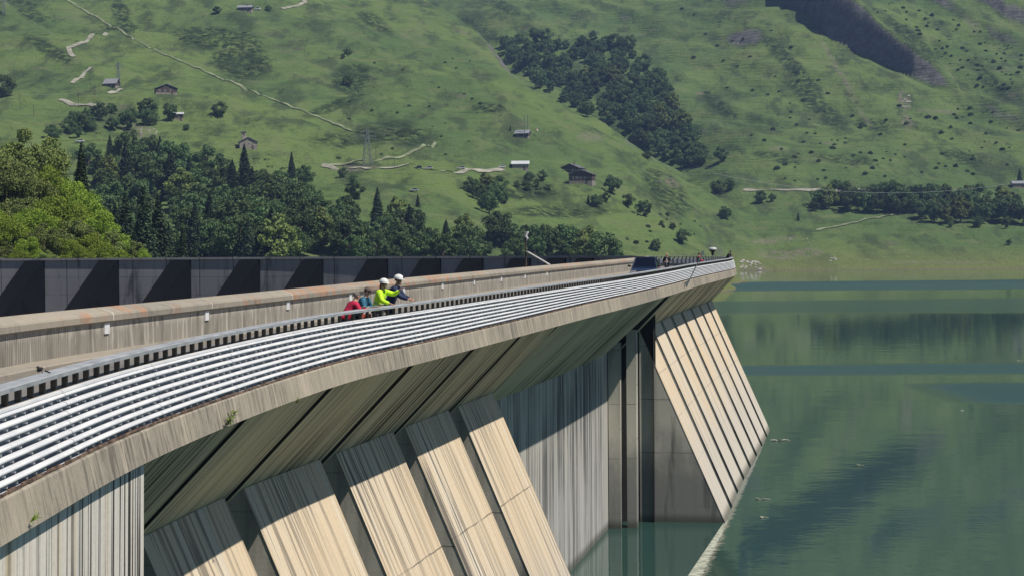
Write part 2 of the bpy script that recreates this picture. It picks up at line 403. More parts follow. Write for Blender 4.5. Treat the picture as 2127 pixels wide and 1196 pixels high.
mb = MB(); rp = [(.03, -1.81), (.03, -1.865), (-.27, -1.865), (-.27, -1.81), (-.25, -1.80), (.01, -1.80), (.03, -1.81)]
sweep(mb, UP, rp, 5, S_END, .8, flip=True); mb.build('handrail', M['rail'], bal)
bq = MB(); bq.box((0, 0, 0), (.07, .08, .20)); proto = bq.build('baluster', M['post'], bal)
s = sYE(20.0); cnt = 0; rest = MB()
while s < S_END:
    p = UP.at(s, -.12, -1.965)
    if cnt < 99:
        o = proto if cnt == 0 else proto.copy()
        if cnt: COL.objects.link(o); o.parent = bal
        o.location = p; o.rotation_euler = (0, 0, UP.ang(s)); cnt += 1
    else:
        rest.box(p, (.07, .08, .20), UP.ang(s))
    s += .68
ro = rest.build('far_balusters', M['post'], bal); ro['kind'] = 'stuff'

# --- deck, kerbs, downstream parapet
mb = MB(); nS = 260
for i in range(nS):
    a, b = i/nS, (i+1)/nS
    def pr(t):
        d = DN.at(t*DN.L, .7, -2.86); u = UP.p; j = int(np.argmin((u[:, 0]-d.x)**2+(u[:, 1]-d.y)**2)); e = UP.at(UP.s[j], -.26, -2.86); return d, e
    (d0, u0), (d1, u1) = pr(a), pr(b)
    mb.quad([d0, u0, u1, d1], [(0, a*DN.L), (7, a*DN.L), (7, b*DN.L), (0, b*DN.L)])
road = mb.build('road', M['road']); tag(road, 'grey asphalt roadway along the top of the dam', 'road', kind='structure')
mb = MB(); sweep(mb, DN, [(0, -2.70), (.66, -2.72), (.70, -2.75), (.70, -2.90)], 5, DN.L, 1, flip=True); mb.build('kerb', M['kerb'], dam)
mb = MB(); sweep(mb, DN, [(0, -1.92), (0, -2.72)], 5, DN.L, 1, flip=True); mb.build('parapet_wall', M['ribs'], dam)
mb = MB(); sweep(mb, DN, [(-.5, -1.95), (-.5, -1.66), (-.46, -1.63), (-.30, -1.625), (0, -1.72), (.07, -1.76), (.10, -1.81), (.10, -1.95), (.08, -1.98), (-.01, -1.99)], 5, DN.L, 1)
mb.f = [f[::-1] for f in mb.f]
cop = mb.build('coping', M['coping'], dam, smooth=False)
mb = MB(); sweep(mb, DN, [(-.5, -1.9), (-.5, -3.2)], 5, DN.L, 1.5, flip=False)
mb.build('downstream_parapet_face', M['wing'], dam)
# joints of the coping and the white marker plates beneath them
for px_ in (235, 440, 607, 735, 845, 925, 990, 1046, 1095, 1140):
    best = min(np.linspace(30, DN.sY(150), 1500), key=lambda q: abs(CX+FPX*DN.at(q, .1).x/DN.at(q, .1).y-px_))
    mb = MB(); sweep(mb, DN, [(-.49, -1.655), (-.46, -1.625), (-.30, -1.62), (0, -1.715), (.075, -1.755), (.105, -1.81), (.105, -1.95)], best, best+.06, 1, flip=True)
    mb.build('coping_joint', M['joint'], dam)
    mb = MB(); p = DN.at(best-.25, .02, -2.14); mb.box(p, (.34, .035, .28), DN.ang(best)); 
    o = mb.build('marker_plate', plain('white_plate', (.74, .75, .78), .4) if px_ == 235 else bpy.data.materials['white_plate'], dam)

# --- vertical wall under the near fascia
mb = MB(); sweep(mb, UP, [(.22, -3.48), (.14, -8), (-.06, -22)], 0, S31, 1, flip=True)
sweep(mb, UP, [(-.06, -22), (-6, -22), (-6, -3.52), (.22, -3.48)], S31-.01, S31, 1)
c0, c1 = [UP.at(S31, o, z) for (o, z) in ((.22, -3.48), (-.06, -22), (-6, -22), (-6, -3.52))], None
mb.quad(c0, [(0, 0), (0, 18), (6, 18), (6, 0)]); mb.build('streaked_wall', M['wall_near'], dam)

# --- inclined soffit in bays with open slots, and the buttresses
def soffit(s0, s1, inner=-4.2):
    m_ = MB(); k = 1.0
    sweep(m_, UP, [(.30, -3.465), (-2.24, -6.12), (inner, -6.12+k*(inner+2.24))], s0, s1, 1.0, flip=True, u0=random.uniform(-50, 50))
    for q, fl in ((s0, 0), (s1, 1)):
        c = [UP.at(q, .28, -3.465), UP.at(q, -2.24, -6.12), UP.at(q, inner, -6.12+k*(inner+2.24)), UP.at(q, inner, -2.9), UP.at(q, .10, -2.9)]
        m_.quad(c if fl else c[::-1], [(0, 0), (0, 2), (0, 3), (2, 3), (2, 0)], 1)  # slot sides coloured black to carry the shade of the joint
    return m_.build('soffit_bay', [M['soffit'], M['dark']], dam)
def buttress(s0, s1, mat, back=-6.5, zb=-26, top=(-2.3, -6.2), foot=(2.75, -18.05)):
    sl = (foot[0]-top[0])/(foot[1]-top[1]); bot = (top[0]+sl*(zb-top[1]), zb)
    o = empty('buttress'); o.parent = dam
    m_ = MB(); off = random.uniform(0, 80); n = 2
    sweep(m_, UP, [top, (top[0]+sl*(-12-top[1]), -12), bot], s0, s1, 3, flip=True, u0=off)
    m_.build('face_slab', mat, o)
    m_ = MB()
    for q, fl in ((s0, False), (s1, True)):
        pr = [(top[0], top[1]), (bot[0], zb), (back, zb), (back, -5.2)] + ([(-3.2, -5.2)] if back < -3.2 else [])
        c = [UP.at(q+(.02 if not fl else -.02), o_, z_) for (o_, z_) in pr]; uv = [(o_, -z_) for (o_, z_) in pr]
        m_.quad(c if fl else c[::-1], uv if fl else uv[::-1])
    m_.build('flank', M['flank'], o)
    return o
near = [(41.6+8.17*i, 41.6+8.17*i+6.6) for i in range(5)]
edges = [S31]
for i, (a, b) in enumerate(near):
    buttress(sYE(a), sYE(b), M['slab'])
    if i < 4: edges.append((sYE(b)+sYE(near[i+1][0]))/2)
edges = [S31+.02, sYE(40.8)] + edges[1:] + [sYE(81.7)]
for a, b in zip(edges[:-1], edges[1:]): soffit(a+.33, b-.33)
# plain vertical wall bay between the two buttress groups
SW0, SW1 = sYE(80.0), sYE(123.4)
q = SW0+.1
mb = MB(); sweep(mb, UP, [(.30, -3.465), (-3.62, -7.12)], sYE(81.7)+.33, SW1-2.0, 1.0, flip=True); mb.build('soffit_bay', M['soffit'], dam)
mb = MB(); sweep(mb, UP, [(-3.6, -7.0), (-3.6, -24)], SW0, SW1, 2.5, flip=True, u0=1.2)
c = [UP.at(SW1, o_, z_) for (o_, z_) in ((-3.6, -7), (-3.6, -24), (-5.0, -24), (-5.0, -6))]
mb.build('streaked_wall', M['wall'], dam)
# recess with pillars and slots beside the far buttresses
mb = MB()
SR = SW1
for (o0, o1, ds_) in ((-3.6, -2.45, 0.0), (-2.15, -1.5, .35)):
    pass
far0 = sYE(127.2); F0 = far0-1.3
def flatface(m_, q, o0, o1, z0, z1, m=0):
    c = [UP.at(q, o0, z0), UP.at(q, o1, z0), UP.at(q, o1, z1), UP.at(q, o0, z1)]
    m_.quad(c[::-1], [(o0, -z0), (o0, -z1), (o1, -z1), (o1, -z0)][::1], m)
# pillar = box spanning q..q+.9
def pillar(o0, o1, q0, q1, z0=-6.2, z1=-24, name='pillar'):
    m_ = MB(); sweep(m_, UP, [(o0, z0), (o0, z1), (o1, z1), (o1, z0), (o0, z0)], q0, q1, 2, flip=False, caps=True)
    m_.f = [f[::-1] for f in m_.f]
    return m_.build(name, M['flank'], dam)
pillar(-4.9, -3.62, SR+.02, SR+3.2)
pillar(-3.55, -2.8, SR+.0, SR+.9, -6.4)
pillar(-2.45, -1.85, SR+.4, SR+1.4, -5.6)
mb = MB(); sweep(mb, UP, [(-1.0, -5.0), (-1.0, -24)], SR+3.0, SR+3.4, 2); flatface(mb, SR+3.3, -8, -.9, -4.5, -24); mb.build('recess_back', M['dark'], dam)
F_EDGE = [127.2+8.0*i for i in range(9)]
fs = [far0-.6+8.12*i for i in range(8)]
for i, q in enumerate(fs): buttress(q, q+6.3, M['slab_far'], back=-6.5 if i else -1.95, top=(-1.9, -5.8), foot=(3.5, -18.05))
for i, q in enumerate(fs): soffit((q-.9 if i else q-2.6)+.24, q+7.2-.24, -3.2)
soffit(fs[-1]+7.3, fs[-1]+14, -3.2); soffit(fs[-1]+14.2, S_END, -3.2)
mb = MB(); sweep(mb, UP, [(-3.0, -5), (-3.0, -30)], fs[-1]+7.5, S_END, 2, flip=True); mb.build('far_upstream_wall', M['flank'], dam)
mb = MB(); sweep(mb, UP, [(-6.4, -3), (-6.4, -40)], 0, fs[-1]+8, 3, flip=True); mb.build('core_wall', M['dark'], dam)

# --- downstream face of the far wing with its buttresses
sW = DN.sY(205)
wing = empty('downstream_wing'); wing.parent = dam
mb = MB(); sweep(mb, DN, [(-.72, -1.62), (-.72, -1.86), (-.55, -1.88)], sW-6, DN.L, 1.5); mb.build('wing_cornice', M['wing'], wing)
mb = MB(); sweep(mb, DN, [(-.55, -1.86), (-.55, -40)], 5, DN.L, 2.05); mb.build('wing_wall', M['wing'], wing)
for px_ in (-230, -68, 90, 244, 394, 538, 669, 803, 913, 1001, 1099, 1172, 1228):
    best = min(np.linspace(sW-3, DN.L-1, 3000), key=lambda q: abs(CX+FPX*DN.at(q, -1).x/DN.at(q, -1).y-px_))
    m_ = MB(); a, b = best, best+2.2; e_ = Vector((-.78, -.62, 0))
    pr = [(0, -1.9), (.35, -1.95), (5.6, -8.6), (24, -40), (0, -40)]
    A = [DN.at(a, -.55, z_)+e_*p_ for (p_, z_) in pr]; B = [DN.at(b, -.55, z_)+e_*p_ for (p_, z_) in pr]
    for j in range(len(pr)-1):
        m_.quad([A[j], B[j], B[j+1], A[j+1]], [(0, -pr[j][1]), (2, -pr[j][1]), (2, -pr[j+1][1]), (0, -pr[j+1][1])])
    m_.quad(A[::-1], [(o_, -z_) for (o_, z_) in pr][::-1]); m_.quad(B, [(o_, -z_) for (o_, z_) in pr])
    m_.build('wing_buttress', M['wing_shade'], wing)

# ------------------------------------------------------------------ terrain
def _hash(ix, iy, seed):
    h = (ix.astype(np.int64)*374761393+iy.astype(np.int64)*668265263+seed*1442695041) & 0xffffffff
    h = ((h ^ (h >> 13))*1274126177) & 0xffffffff; return ((h ^ (h >> 16)) & 0xffff)/65535.0
def vnoise(x, y, seed=0):
    ix = np.floor(x); iy = np.floor(y); fx = x-ix; fy = y-iy; fx = fx*fx*fx*(fx*(fx*6-15)+10); fy = fy*fy*fy*(fy*(fy*6-15)+10)
    a = _hash(ix, iy, seed); b = _hash(ix+1, iy, seed); c = _hash(ix, iy+1, seed); d = _hash(ix+1, iy+1, seed)
    return (a*(1-fx)+b*fx)*(1-fy)+(c*(1-fx)+d*fx)*fy-.5
def fbm(x, y, sc_, oct_=4, seed=0, rough=.5):
    r_ = 0; a = 1
    for k in range(oct_):
        r_ = r_+a*vnoise(x*sc_*2**k+17.3*k, y*sc_*2**k-9.1*k, seed+k); a *= rough
    return r_
def layer(Ys, cols, blur=3):
    xs = sorted(cols); gx = np.arange(-900, 3001, 20.0); gy = np.arange(200, 2901, 15.0)
    T = np.array([np.interp(gy, Ys, cols[x]) for x in xs])
    G = np.array([np.interp(gx, xs, T[:, j]) for j in range(len(gy))]).T
    for _ in range(blur):
        for ax in (0, 1):
            P = np.pad(G, [(2, 2) if a == ax else (0, 0) for a in (0, 1)], mode='edge')
            n = G.shape[ax]; sl_ = lambda o: tuple(slice(o, o+n) if a == ax else slice(None) for a in (0, 1))
            G = (P[sl_(0)]+4*P[sl_(1)]+6*P[sl_(2)]+4*P[sl_(3)]+P[sl_(4)])/16
    def f(X, Y):
        x = CX+FPX*X/Y; u = np.clip((x+900)/20, 0, len(gx)-1.001); v = np.clip((Y-200)/15, 0, len(gy)-1.001)
        i = u.astype(int); j = v.astype(int); a = u-i; b = v-j
        y = (G[i, j]*(1-a)+G[i+1, j]*a)*(1-b)+(G[i, j+1]*(1-a)+G[i+1, j+1]*a)*b
        return (500-.00785*(np.clip(x, -900, 3000)-CX)-y)/FPX*Y
    return f
YL = [200, 600, 700, 800, 900, 1000, 1100, 1200, 1300, 1450, 1700, 2100, 2900]
LL = layer(YL, {
    -900: [1000, 660, 500, 440, 380, 320, 260, 205, 150, 70, -60, -220, -400],
    0:    [1000, 660, 510, 450, 390, 330, 262, 205, 150, 75, -50, -220, -400],
    300:  [1000, 660, 545, 480, 410, 340, 275, 215, 160, 85, -40, -200, -380],
    600:  [1000, 660, 560, 505, 430, 365, 300, 240, 180, 100, -20, -180, -360],
    900:  [1000, 670, 580, 540, 470, 385, 330, 262, 205, 130, 20, 20, 60],
    1000: [1000, 670, 590, 555, 495, 410, 345, 280, 220, 140, 60, 160, 260],
    1060: [1000, 670, 595, 560, 505, 425, 355, 290, 230, 140, 130, 300, 400],
    1130: [1000, 670, 600, 570, 520, 450, 375, 310, 250, 200, 300, 420, 500],
    1250: [1000, 670, 610, 590, 560, 500, 425, 350, 290, 246, 380, 500, 560],
    1350: [1000, 670, 612, 598, 575, 540, 465, 395, 335, 320, 460, 560, 600],
    1470: [1000, 670, 615, 603, 590, 575, 530, 450, 388, 400, 520, 600, 600],
    1540: [1000, 690, 665, 655, 645, 630, 572, 500, 430, 470, 560, 600, 600],
    1640: [1000, 690, 665, 655, 645, 635, 610, 550, 500, 530, 600, 600, 600],
    1760: [1000, 690, 670, 660, 650, 640, 630, 600, 590, 600, 600, 600, 600],
    3000: [1000, 680, 660, 650, 640, 630, 600, 600, 600, 600, 600, 600, 600]})
YR = [200, 900, 1050, 1130, 1200, 1280, 1350, 1450, 1600, 1750, 1900, 2050, 2400, 2900]
RR = layer(YR, {
    -900: [1000, 660, 610, 600, 590, 580, 560, 520, 440, 330, 220, 130, 0, -100],
    700:  [1000, 660, 610, 600, 590, 580, 560, 520, 440, 330, 220, 130, 0, -100],
    1060: [1000, 670, 612, 600, 590, 570, 520, 440, 320, 200, 100, 30, -60, -130],
    1250: [1000, 670, 612, 600, 585, 560, 500, 420, 305, 190, 85, 5, -120, -200],
    1450: [1000, 660, 610, 582, 535, 480, 430, 360, 255, 155, 60, -25, -190, -300],
    1560: [1000, 660, 600, 563, 515, 455, 400, 325, 225, 125, 30, -60, -230, -350],
    1800: [1000, 660, 600, 556, 495, 447, 398, 320, 215, 110, 10, -80, -260, -380],
    2127: [1000, 660, 600, 552, 490, 445, 390, 305, 195, 90, -15, -110, -300, -420],
    3000: [1000, 660, 600, 545, 480, 430, 370, 280, 160, 50, -60, -170, -380, -500]})
YC = [200, 260, 300, 340, 380, 420, 470, 540, 620, 800, 2900]
CC = layer(YC, {-900: [560, 470, 420, 360, 300, 260, 300, 420, 600, 700, 760], -200: [600, 520, 470, 420, 380, 360, 400, 500, 640, 700, 760],
                0: [640, 560, 520, 480, 440, 425, 460, 560, 660, 720, 760], 150: [680, 610, 570, 530, 500, 490, 520, 600, 680, 740, 760],
                300: [740, 690, 650, 600, 560, 545, 560, 620, 700, 760, 780], 450: [800, 780, 740, 690, 640, 620, 630, 680, 740, 780, 790], 3000: [900]*11}, blur=2)
def pl(P, X, Y):        # signed side + along-parameter for cliff polylines
    return None
CLIFFS = [  # image polyline of the upper edge (x, y), drop height per vertex
    ([(1560, -60), (1640, 2), (1720, 62), (1800, 112), (1900, 164), (2000, 204)], [46, 46, 44, 40, 32, 8]),
    ([(1800, -60), (1870, -12), (1960, 14), (2010, 34)], [0, 22, 18, 0]),
    ([(1960, -40), (2030, 2), (2090, 42), (2150, 60), (2260, 90)], [0, 14, 16, 14, 0]),
    ([(2000, 36), (2060, 72), (2110, 96), (2150, 106)], [0, 7, 8, 0])]
def base_h(X, Y):
    rd = 1-2*np.abs(fbm(X+.3*Y, Y*.8, 1/75, 3, 55))
    zl = LL(X, Y)+9*fbm(X, Y, 1/170, 3, 3)+7.5*fbm(X, Y, 1/52, 4, 9, .58)+4.0*rd
    ur = (X*.83+Y*.55); vr = (-X*.55+Y*.83)
    gl = fbm(ur, vr*.35, 1/60, 4, 21, .55)
    rg = 1-2*np.abs(fbm(ur, vr*.3, 1/90, 3, 66))
    zr = RR(X, Y)+np.clip((Y-1330)/200, 0, 1)*(15*gl+8*rg+9*fbm(X, Y, 1/200, 2, 5))+1.2*fbm(X, Y, 1/40, 3, 31)*np.clip((Y-1130)/100, .1, 1)
    zc = CC(X, Y)+2.5*fbm(X, Y, 1/50, 3, 12)
    z = np.maximum(np.maximum(zl, zr), zc)
    return z+2.0*fbm(X, Y, 1/17, 3, 40)*np.clip((z+17)/8, .1, 1)
_cl = []
def height(X, Y):
    X = np.asarray(X, float); Y = np.asarray(Y, float); z = base_h(X, Y)
    for P, H, wv in _cl:
        xs = P[:, 0]; Yc = np.interp(X, xs, P[:, 1]); h = np.interp(X, xs, H, left=0, right=0)
        Yc = Yc-12+5*fbm(X, Y*0, 1/70, 2, 77); t = np.clip((Y-Yc)/30.0, 0, 1); t = t*t*(3-2*t); fade = np.clip(1-(Y-Yc)/(6.0*wv), 0, 1)
        z = z+h*t*(.25+.75*fade)+0*h
    return z
YY = np.arange(235, 2850, 2.5)
def hit(x, y, Y0=0, fn=None):
    d = ray(x, y); P = d[None, :]*YY[:, None]/d[1]; z = (fn or height)(P[:, 0], YY); ok = (z >= P[:, 2]) & (YY > Y0)
    if not ok.any(): return None
    i = int(np.argmax(ok)); return Vector((P[i, 0], YY[i], float(z[i])))
for poly, H in CLIFFS:
    P = []
    for (x, y) in poly:
        p = hit(x, max(y, -55), 1200, base_h); P.append((p.x, p.y))
    P = np.array(P); o = np.argsort(P[:, 0]); _cl.append((P[o], np.array(H, float)[o], 16.0))

cols_ = np.concatenate([np.arange(-800, -60, 12), np.arange(-60, 2190, 3.6), np.arange(2190, 2990, 12)])
rows_ = 238*np.exp(np.arange(0, math.log(2800/238), .0029))
XX = (cols_[None, :]-CX)/FPX*rows_[:, None]; YG = np.repeat(rows_[:, None], len(cols_), 1)
ZZ = height(XX, YG); nr_, nc_ = ZZ.shape
ZZ = np.maximum(ZZ, -45)
V = np.stack([XX, YG, ZZ], -1).reshape(-1, 3)
I = (np.arange(nr_-1)[:, None]*nc_+np.arange(nc_-1)[None, :]).ravel(); F = np.stack([I, I+1, I+1+nc_, I+nc_], 1)

def m_ground():
    t = NT('alpine_meadow'); g = t.geo(); nrm = t.new('ShaderNodeNewGeometry').outputs['Normal']; s3 = t.new('ShaderNodeSeparateXYZ'); t.l.new(nrm, s3.inputs[0])
    a = t.noise(g, .006, 5, .6); b = t.noise(g, .035, 6, .7); c_ = t.noise(t.mapv(g, (1, 1, 1)), .22, 5, .72); d = t.noise(g, .9, 3, .7)
    c = t.mix(t.ramp(a, .40, .60), (.094, .150, .053), (.132, .192, .061))
    c = t.mix(t.ramp(b, .50, .66, 0, .8), c, (.145, .180, .075))
    c = t.mix(t.ramp(b, .32, .46, .75, 0), c, (.060, .098, .040))
    st = t.noise(t.mapv(g, (.05, .012, .05), rot=(0, 0, R(-38))), 1, 6, .68)
    c = t.mix(t.ramp(st, .48, .62, 0, .75), c, (.050, .072, .038))
    tr = t.noise(t.mapv(g, (.03, .03, .55)), 1, 4, .65)
    c = t.mix(t.ramp(tr, .55, .68, 0, .4), c, (.045, .072, .032))
    c = t.mix(t.ramp(c_, .60, .72, 0, .45), c, (.065, .10, .040))
    c = t.mix(t.ramp(d, .58, .78, 0, .4), c, (.06, .095, .04))
    c = t.mix(t.ramp(t.noise(t.mapv(g, (.02, .02, .06), loc=(40, 9, 3)), 1, 6, .72), .60, .68, 0, .5), c, (.15, .135, .105))
    z = t.new('ShaderNodeSeparateXYZ'); t.l.new(g, z.inputs[0])
    zz = t.math('ADD', z.outputs[2], t.math('MULTIPLY', b, 8))
    c = t.mix(t.ramp(zz, -16, 2, .75, 0), c, (.17, .19, .07))
    at = t.new('ShaderNodeAttribute', attribute_name='heath').outputs['Fac']
    c = t.mix(t.math('MULTIPLY', at, t.ramp(c_, .38, .56)), c, (.03, .048, .022))
    dirt = t.new('ShaderNodeAttribute', attribute_name='dirt').outputs['Fac']
    c = t.mix(t.math('MULTIPLY', dirt, t.ramp(c_, .42, .58, 0, .8)), c, t.mix(d, (.12, .105, .08), (.27, .25, .20)))
    c = t.mix(t.ramp(z.outputs[2], -17.9, -17.2, .7, 0), c, (.16, .14, .10))
    rock = t.mix(t.ramp(t.noise(t.mapv(g, (.08, .08, .14)), 1, 6, .7), .3, .7), (.10, .10, .10), (.21, .205, .20))
    c = t.mix(t.ramp(s3.outputs[2], .58, .76, 1, 0), c, rock)
    t.l.new(c, t.b.inputs['Base Color']); t.b.inputs['Roughness'].default_value = 1; t.b.inputs['Specular IOR Level'].default_value = .05
    h = t.math('ADD', t.math('MULTIPLY', c_, 1.2), t.math('MULTIPLY', d, .5))
    t.l.new(t.bump(t.math('ADD', h, t.math('MULTIPLY', tr, 1.5)), .9, 2.0), t.b.inputs['Normal'])
    return t.mat
me = np_mesh('hillside', V, F, m_ground(), smooth=True)
hill = link('hillside', me); tag(hill, 'green alpine meadow slopes rising behind the dam and the lake', 'hillside', kind='structure')
imx = np.clip(cols_, -800, 3000)[None, :].repeat(nr_, 0)
imy = 500-.00785*(imx-CX)-ZZ/YG*FPX
def blob(attr, lst):
    A = np.zeros(imx.shape)
    for (x, y, rx, ry, ang, Y0, Y1) in lst:
        dx = imx-x; dy = imy-y; ca, sa = math.cos(R(ang)), math.sin(R(ang)); u = (dx*ca+dy*sa)/rx; v = (-dx*sa+dy*ca)/ry
        q_ = np.sqrt(u*u+v*v)+.35*fbm(XX, YG, 1/25, 3, 5)
        A = np.maximum(A, np.clip((1.15-q_)/.35, 0, 1)*((YG > Y0) & (YG < Y1)))
    at = me.attributes.new(attr, 'FLOAT', 'POINT'); at.data.foreach_set('value', A.ravel().astype(np.float32))
# vegetation cover and bare ground: real patches lying on the slope
blob('heath', [(455, 82, 100, 26, 5, 1200, 2000), (505, 130, 62, 40, 10, 1200, 2000), (262, 40, 18, 42, -20, 1200, 2200), (255, 60, 40, 8, 0, 1200, 2200), (730, 165, 45, 30, -20, 1000, 1800),
               (785, 50, 40, 12, 30, 1200, 2400), (780, 280, 110, 22, -8, 900, 1400), (850, 290, 50, 16, 0, 900, 1400), (1018, 225, 38, 12, 0, 1000, 1600), (700, 220, 70, 10, -20, 1000, 1600),
               (1010, 65, 60, 10, 30, 1500, 2600), (1040, 10, 60, 10, 25, 1500, 2700), (1490, 215, 12, 50, -50, 1300, 2200), (1640, 130, 14, 90, -45, 1300, 2300), (1810, 260, 40, 14, 10, 1300, 2200),
               (100, 100, 60, 14, 30, 1000, 2400), (60, 20, 60, 14, 35, 1000, 2400), (1100, 400, 60, 14, 0, 900, 1300), (1180, 440, 120, 12, 0, 900, 1300), (1385, 400, 30, 60, -50, 1000, 1400),
               (2000, 330, 60, 12, 20, 1300, 2000), (1700, 220, 20, 80, -50, 1300, 2200), (1900, 90, 15, 80, -48, 1600, 2300), (2060, 170, 60, 14, 45, 1500, 2300), (1620, 330, 50, 10, 10, 1300, 1900), (1750, 330, 60, 10, 5, 1300, 1900)])
blob('dirt', [(290, 272, 40, 14, 10, 800, 1300), (1880, 212, 12, 22, -25, 1400, 2200), (1745, 150, 5, 75, -30, 1400, 2200), (1790, 235, 4, 40, -35, 1400, 2200), (1455, 196, 10, 6, 0, 1300, 2200), (1950, 232, 45, 4, 3, 1400, 2200),
              (730, 348, 50, 7, 0, 850, 1200), (1230, 285, 30, 10, 5, 1000, 1400), (1390, 380, 22, 10, 20, 1000, 1500), (1600, 500, 60, 7, -6, 1050, 1300), (1680, 525, 30, 9, 0, 1050, 1300), (1620, 530, 45, 10, 0, 1050, 1300), (1575, 560, 25, 9, 0, 1050, 1250), (1950, 545, 120, 3, 0, 1100, 1250),
              (1885, 255, 12, 20, -20, 1400, 2000), (1620, 310, 22, 5, 5, 1300, 1900), (2020, 50, 22, 8, 35, 1500, 2500)])

# lower ground of the valley on the dry side, water on the other
mb = MB(); g_ = lambda x, y, z: Vector((x, y, z))
for i in range(40):
    a, b = DN.at(DN.L*i/40, -.4, -42), DN.at(DN.L*(i+1)/40, -.4, -42)
    cen = Vector((-900, 60, -30)); mb.quad([a, b, cen])
mb.build('valley_floor', bpy.data.materials['alpine_meadow'])['kind'] = 'structure'
def m_water():
    t = NT('lake_water'); g = t.geo()
    sp = t.new('ShaderNodeSeparateXYZ'); t.l.new(g, sp.inputs[0])
    zone = t.noise(t.mapv(g, (.0045, .010, 1)), 1, 2, .5)
    def band(y0, y1, soft, x0=None, xs=60):
        wob = t.math('ADD', sp.outputs[1], t.math('MULTIPLY', t.math('SUBTRACT', t.noise(t.mapv(g, (.03, .03, 1), loc=(y0, 2, 0)), 1, 4), .5), soft*1.5))
        r_ = t.math('MULTIPLY', t.ramp(wob, y0-soft, y0+soft), t.ramp(wob, y1-soft, y1+soft, 1, 0))
        if x0 is not None: r_ = t.math('MULTIPLY', r_, t.ramp(sp.outputs[0], x0, x0+xs))
        return r_
    wind = t.math('ADD', t.math('ADD', band(690, 830, 12), band(263, 283, 3)), t.math('MULTIPLY', band(216, 245, 3, 46, 12), 1.3), clamp=True)
    wind = t.math('ADD', wind, t.math('MULTIPLY', band(480, 580, 14), .35), clamp=True)
    rip = t.noise(t.mapv(g, (1.1, 1.1, 1)), 1, 3, .6); rip2 = t.noise(t.mapv(g, (.16, .16, 1)), 1, 3, .55)
    big = t.noise(t.mapv(g, (3.2, 3.2, 1)), 1, 2, .5)
    calm = t.math('ADD', t.math('MULTIPLY', rip, .004), t.math('MULTIPLY', rip2, .018))
    h = t.math('ADD', calm, t.math('MULTIPLY', t.math('MULTIPLY', big, wind), .09))
    c = t.mix(t.ramp(zone, .35, .65), (.024, .062, .055), (.034, .076, .060))
    t.l.new(c, t.b.inputs['Base Color']); t.b.inputs['IOR'].default_value = 1.42
    t.put(t.b.inputs['Roughness'], t.math('MULTIPLY_ADD', wind, .40, .03)); t.l.new(t.bump(h, 1.0, 1.0), t.b.inputs['Normal'])
    return t.mat
mb = MB(); N = 120
ring = [UP.at(UP.L*i/N, -5, WATER) for i in range(N+1)]+[g_(-600, 330, WATER), g_(-2600, 900, WATER), g_(-2600, 2800, WATER), g_(2800, 2800, WATER), g_(2800, -400, WATER), g_(-8, -400, WATER)]
mb.quad(ring)
wat = mb.build('lake_water', m_water()); tag(wat, 'calm green reservoir water reflecting the slopes', 'lake', kind='structure')

# ------------------------------------------------------------------ vegetation
def leaf_quads(P, Nn, size, jit=.9):
    n = len(P); Nn = Nn+RNG.normal(0, jit, (n, 3)); Nn /= np.linalg.norm(Nn, axis=1)[:, None]+1e-9
    a = np.cross(Nn, RNG.normal(0, 1, (n, 3))); a /= np.linalg.norm(a, axis=1)[:, None]+1e-9; b = np.cross(Nn, a)
    s = size*RNG.uniform(.6, 1.3, (n, 1)); a = a*s; b = b*s*RNG.uniform(.5, .9, (n, 1))
    V = np.stack([P-a, P-b, P+a, P+b], 1).reshape(-1, 3); return V, np.arange(n*4).reshape(-1, 4)
def broad_tree(name, H, W, nl, leaf, mat, seed, clusters=34, low=.18, tall=1.0):
    global RNG
    RNG = np.random.default_rng(seed)
    C = []; Rr = []
    for k in range(clusters):
        for _ in range(20):
            d = RNG.normal(0, 1, 3); d /= np.linalg.norm(d); r_ = RNG.uniform(.35, .92)**.6
            p = d*r_; 
            zc = .5+.5*p[2]; wid = (1-.55*max(0, zc-.45))*(.75+.4*min(zc*2, 1))
            q = np.array([p[0]*W/2*wid, p[1]*W/2*wid, H*(low+(1-low)*(.5+.47*p[2]))]); break
        C.append(q); Rr.append(W*RNG.uniform(.11, .20))
    C = np.array(C); Rr = np.array(Rr); idx = RNG.integers(0, clusters, nl)
    Rr = Rr*.9
    d = RNG.normal(0, 1, (nl, 3)); d[:, 2] = d[:, 2]+.35; d /= np.linalg.norm(d, axis=1)[:, None]
    rr = RNG.uniform(.55, 1.08, (nl, 1))
    P = C[idx]+d*Rr[idx][:, None]*rr*np.array([1, 1, .8]); 
    V, F = leaf_quads(P, d, leaf)
    crown = np_mesh('crown', V, F, mat)
    tb = MB(); tb.tube([(0, 0, -1.5), (.02*W, 0, H*.25), (-.02*W, .02*W, H*.55), (0, 0, H*.85)], [W*.035, W*.028, W*.018, W*.005], 7)
    for k in range(7):
        c = C[RNG.integers(0, clusters)]; z0 = H*RNG.uniform(.2, .5)
        tb.tube([(0, 0, z0), (c[0]*.5, c[1]*.5, (z0+c[2])/2+.02*H), tuple(c)], [W*.015, W*.01, W*.003], 5)
    trunk = tb.build('trunk', M['bark']).data
    for o in [o for o in bpy.data.objects if o.data == trunk]: bpy.data.objects.remove(o)
    return crown, trunk
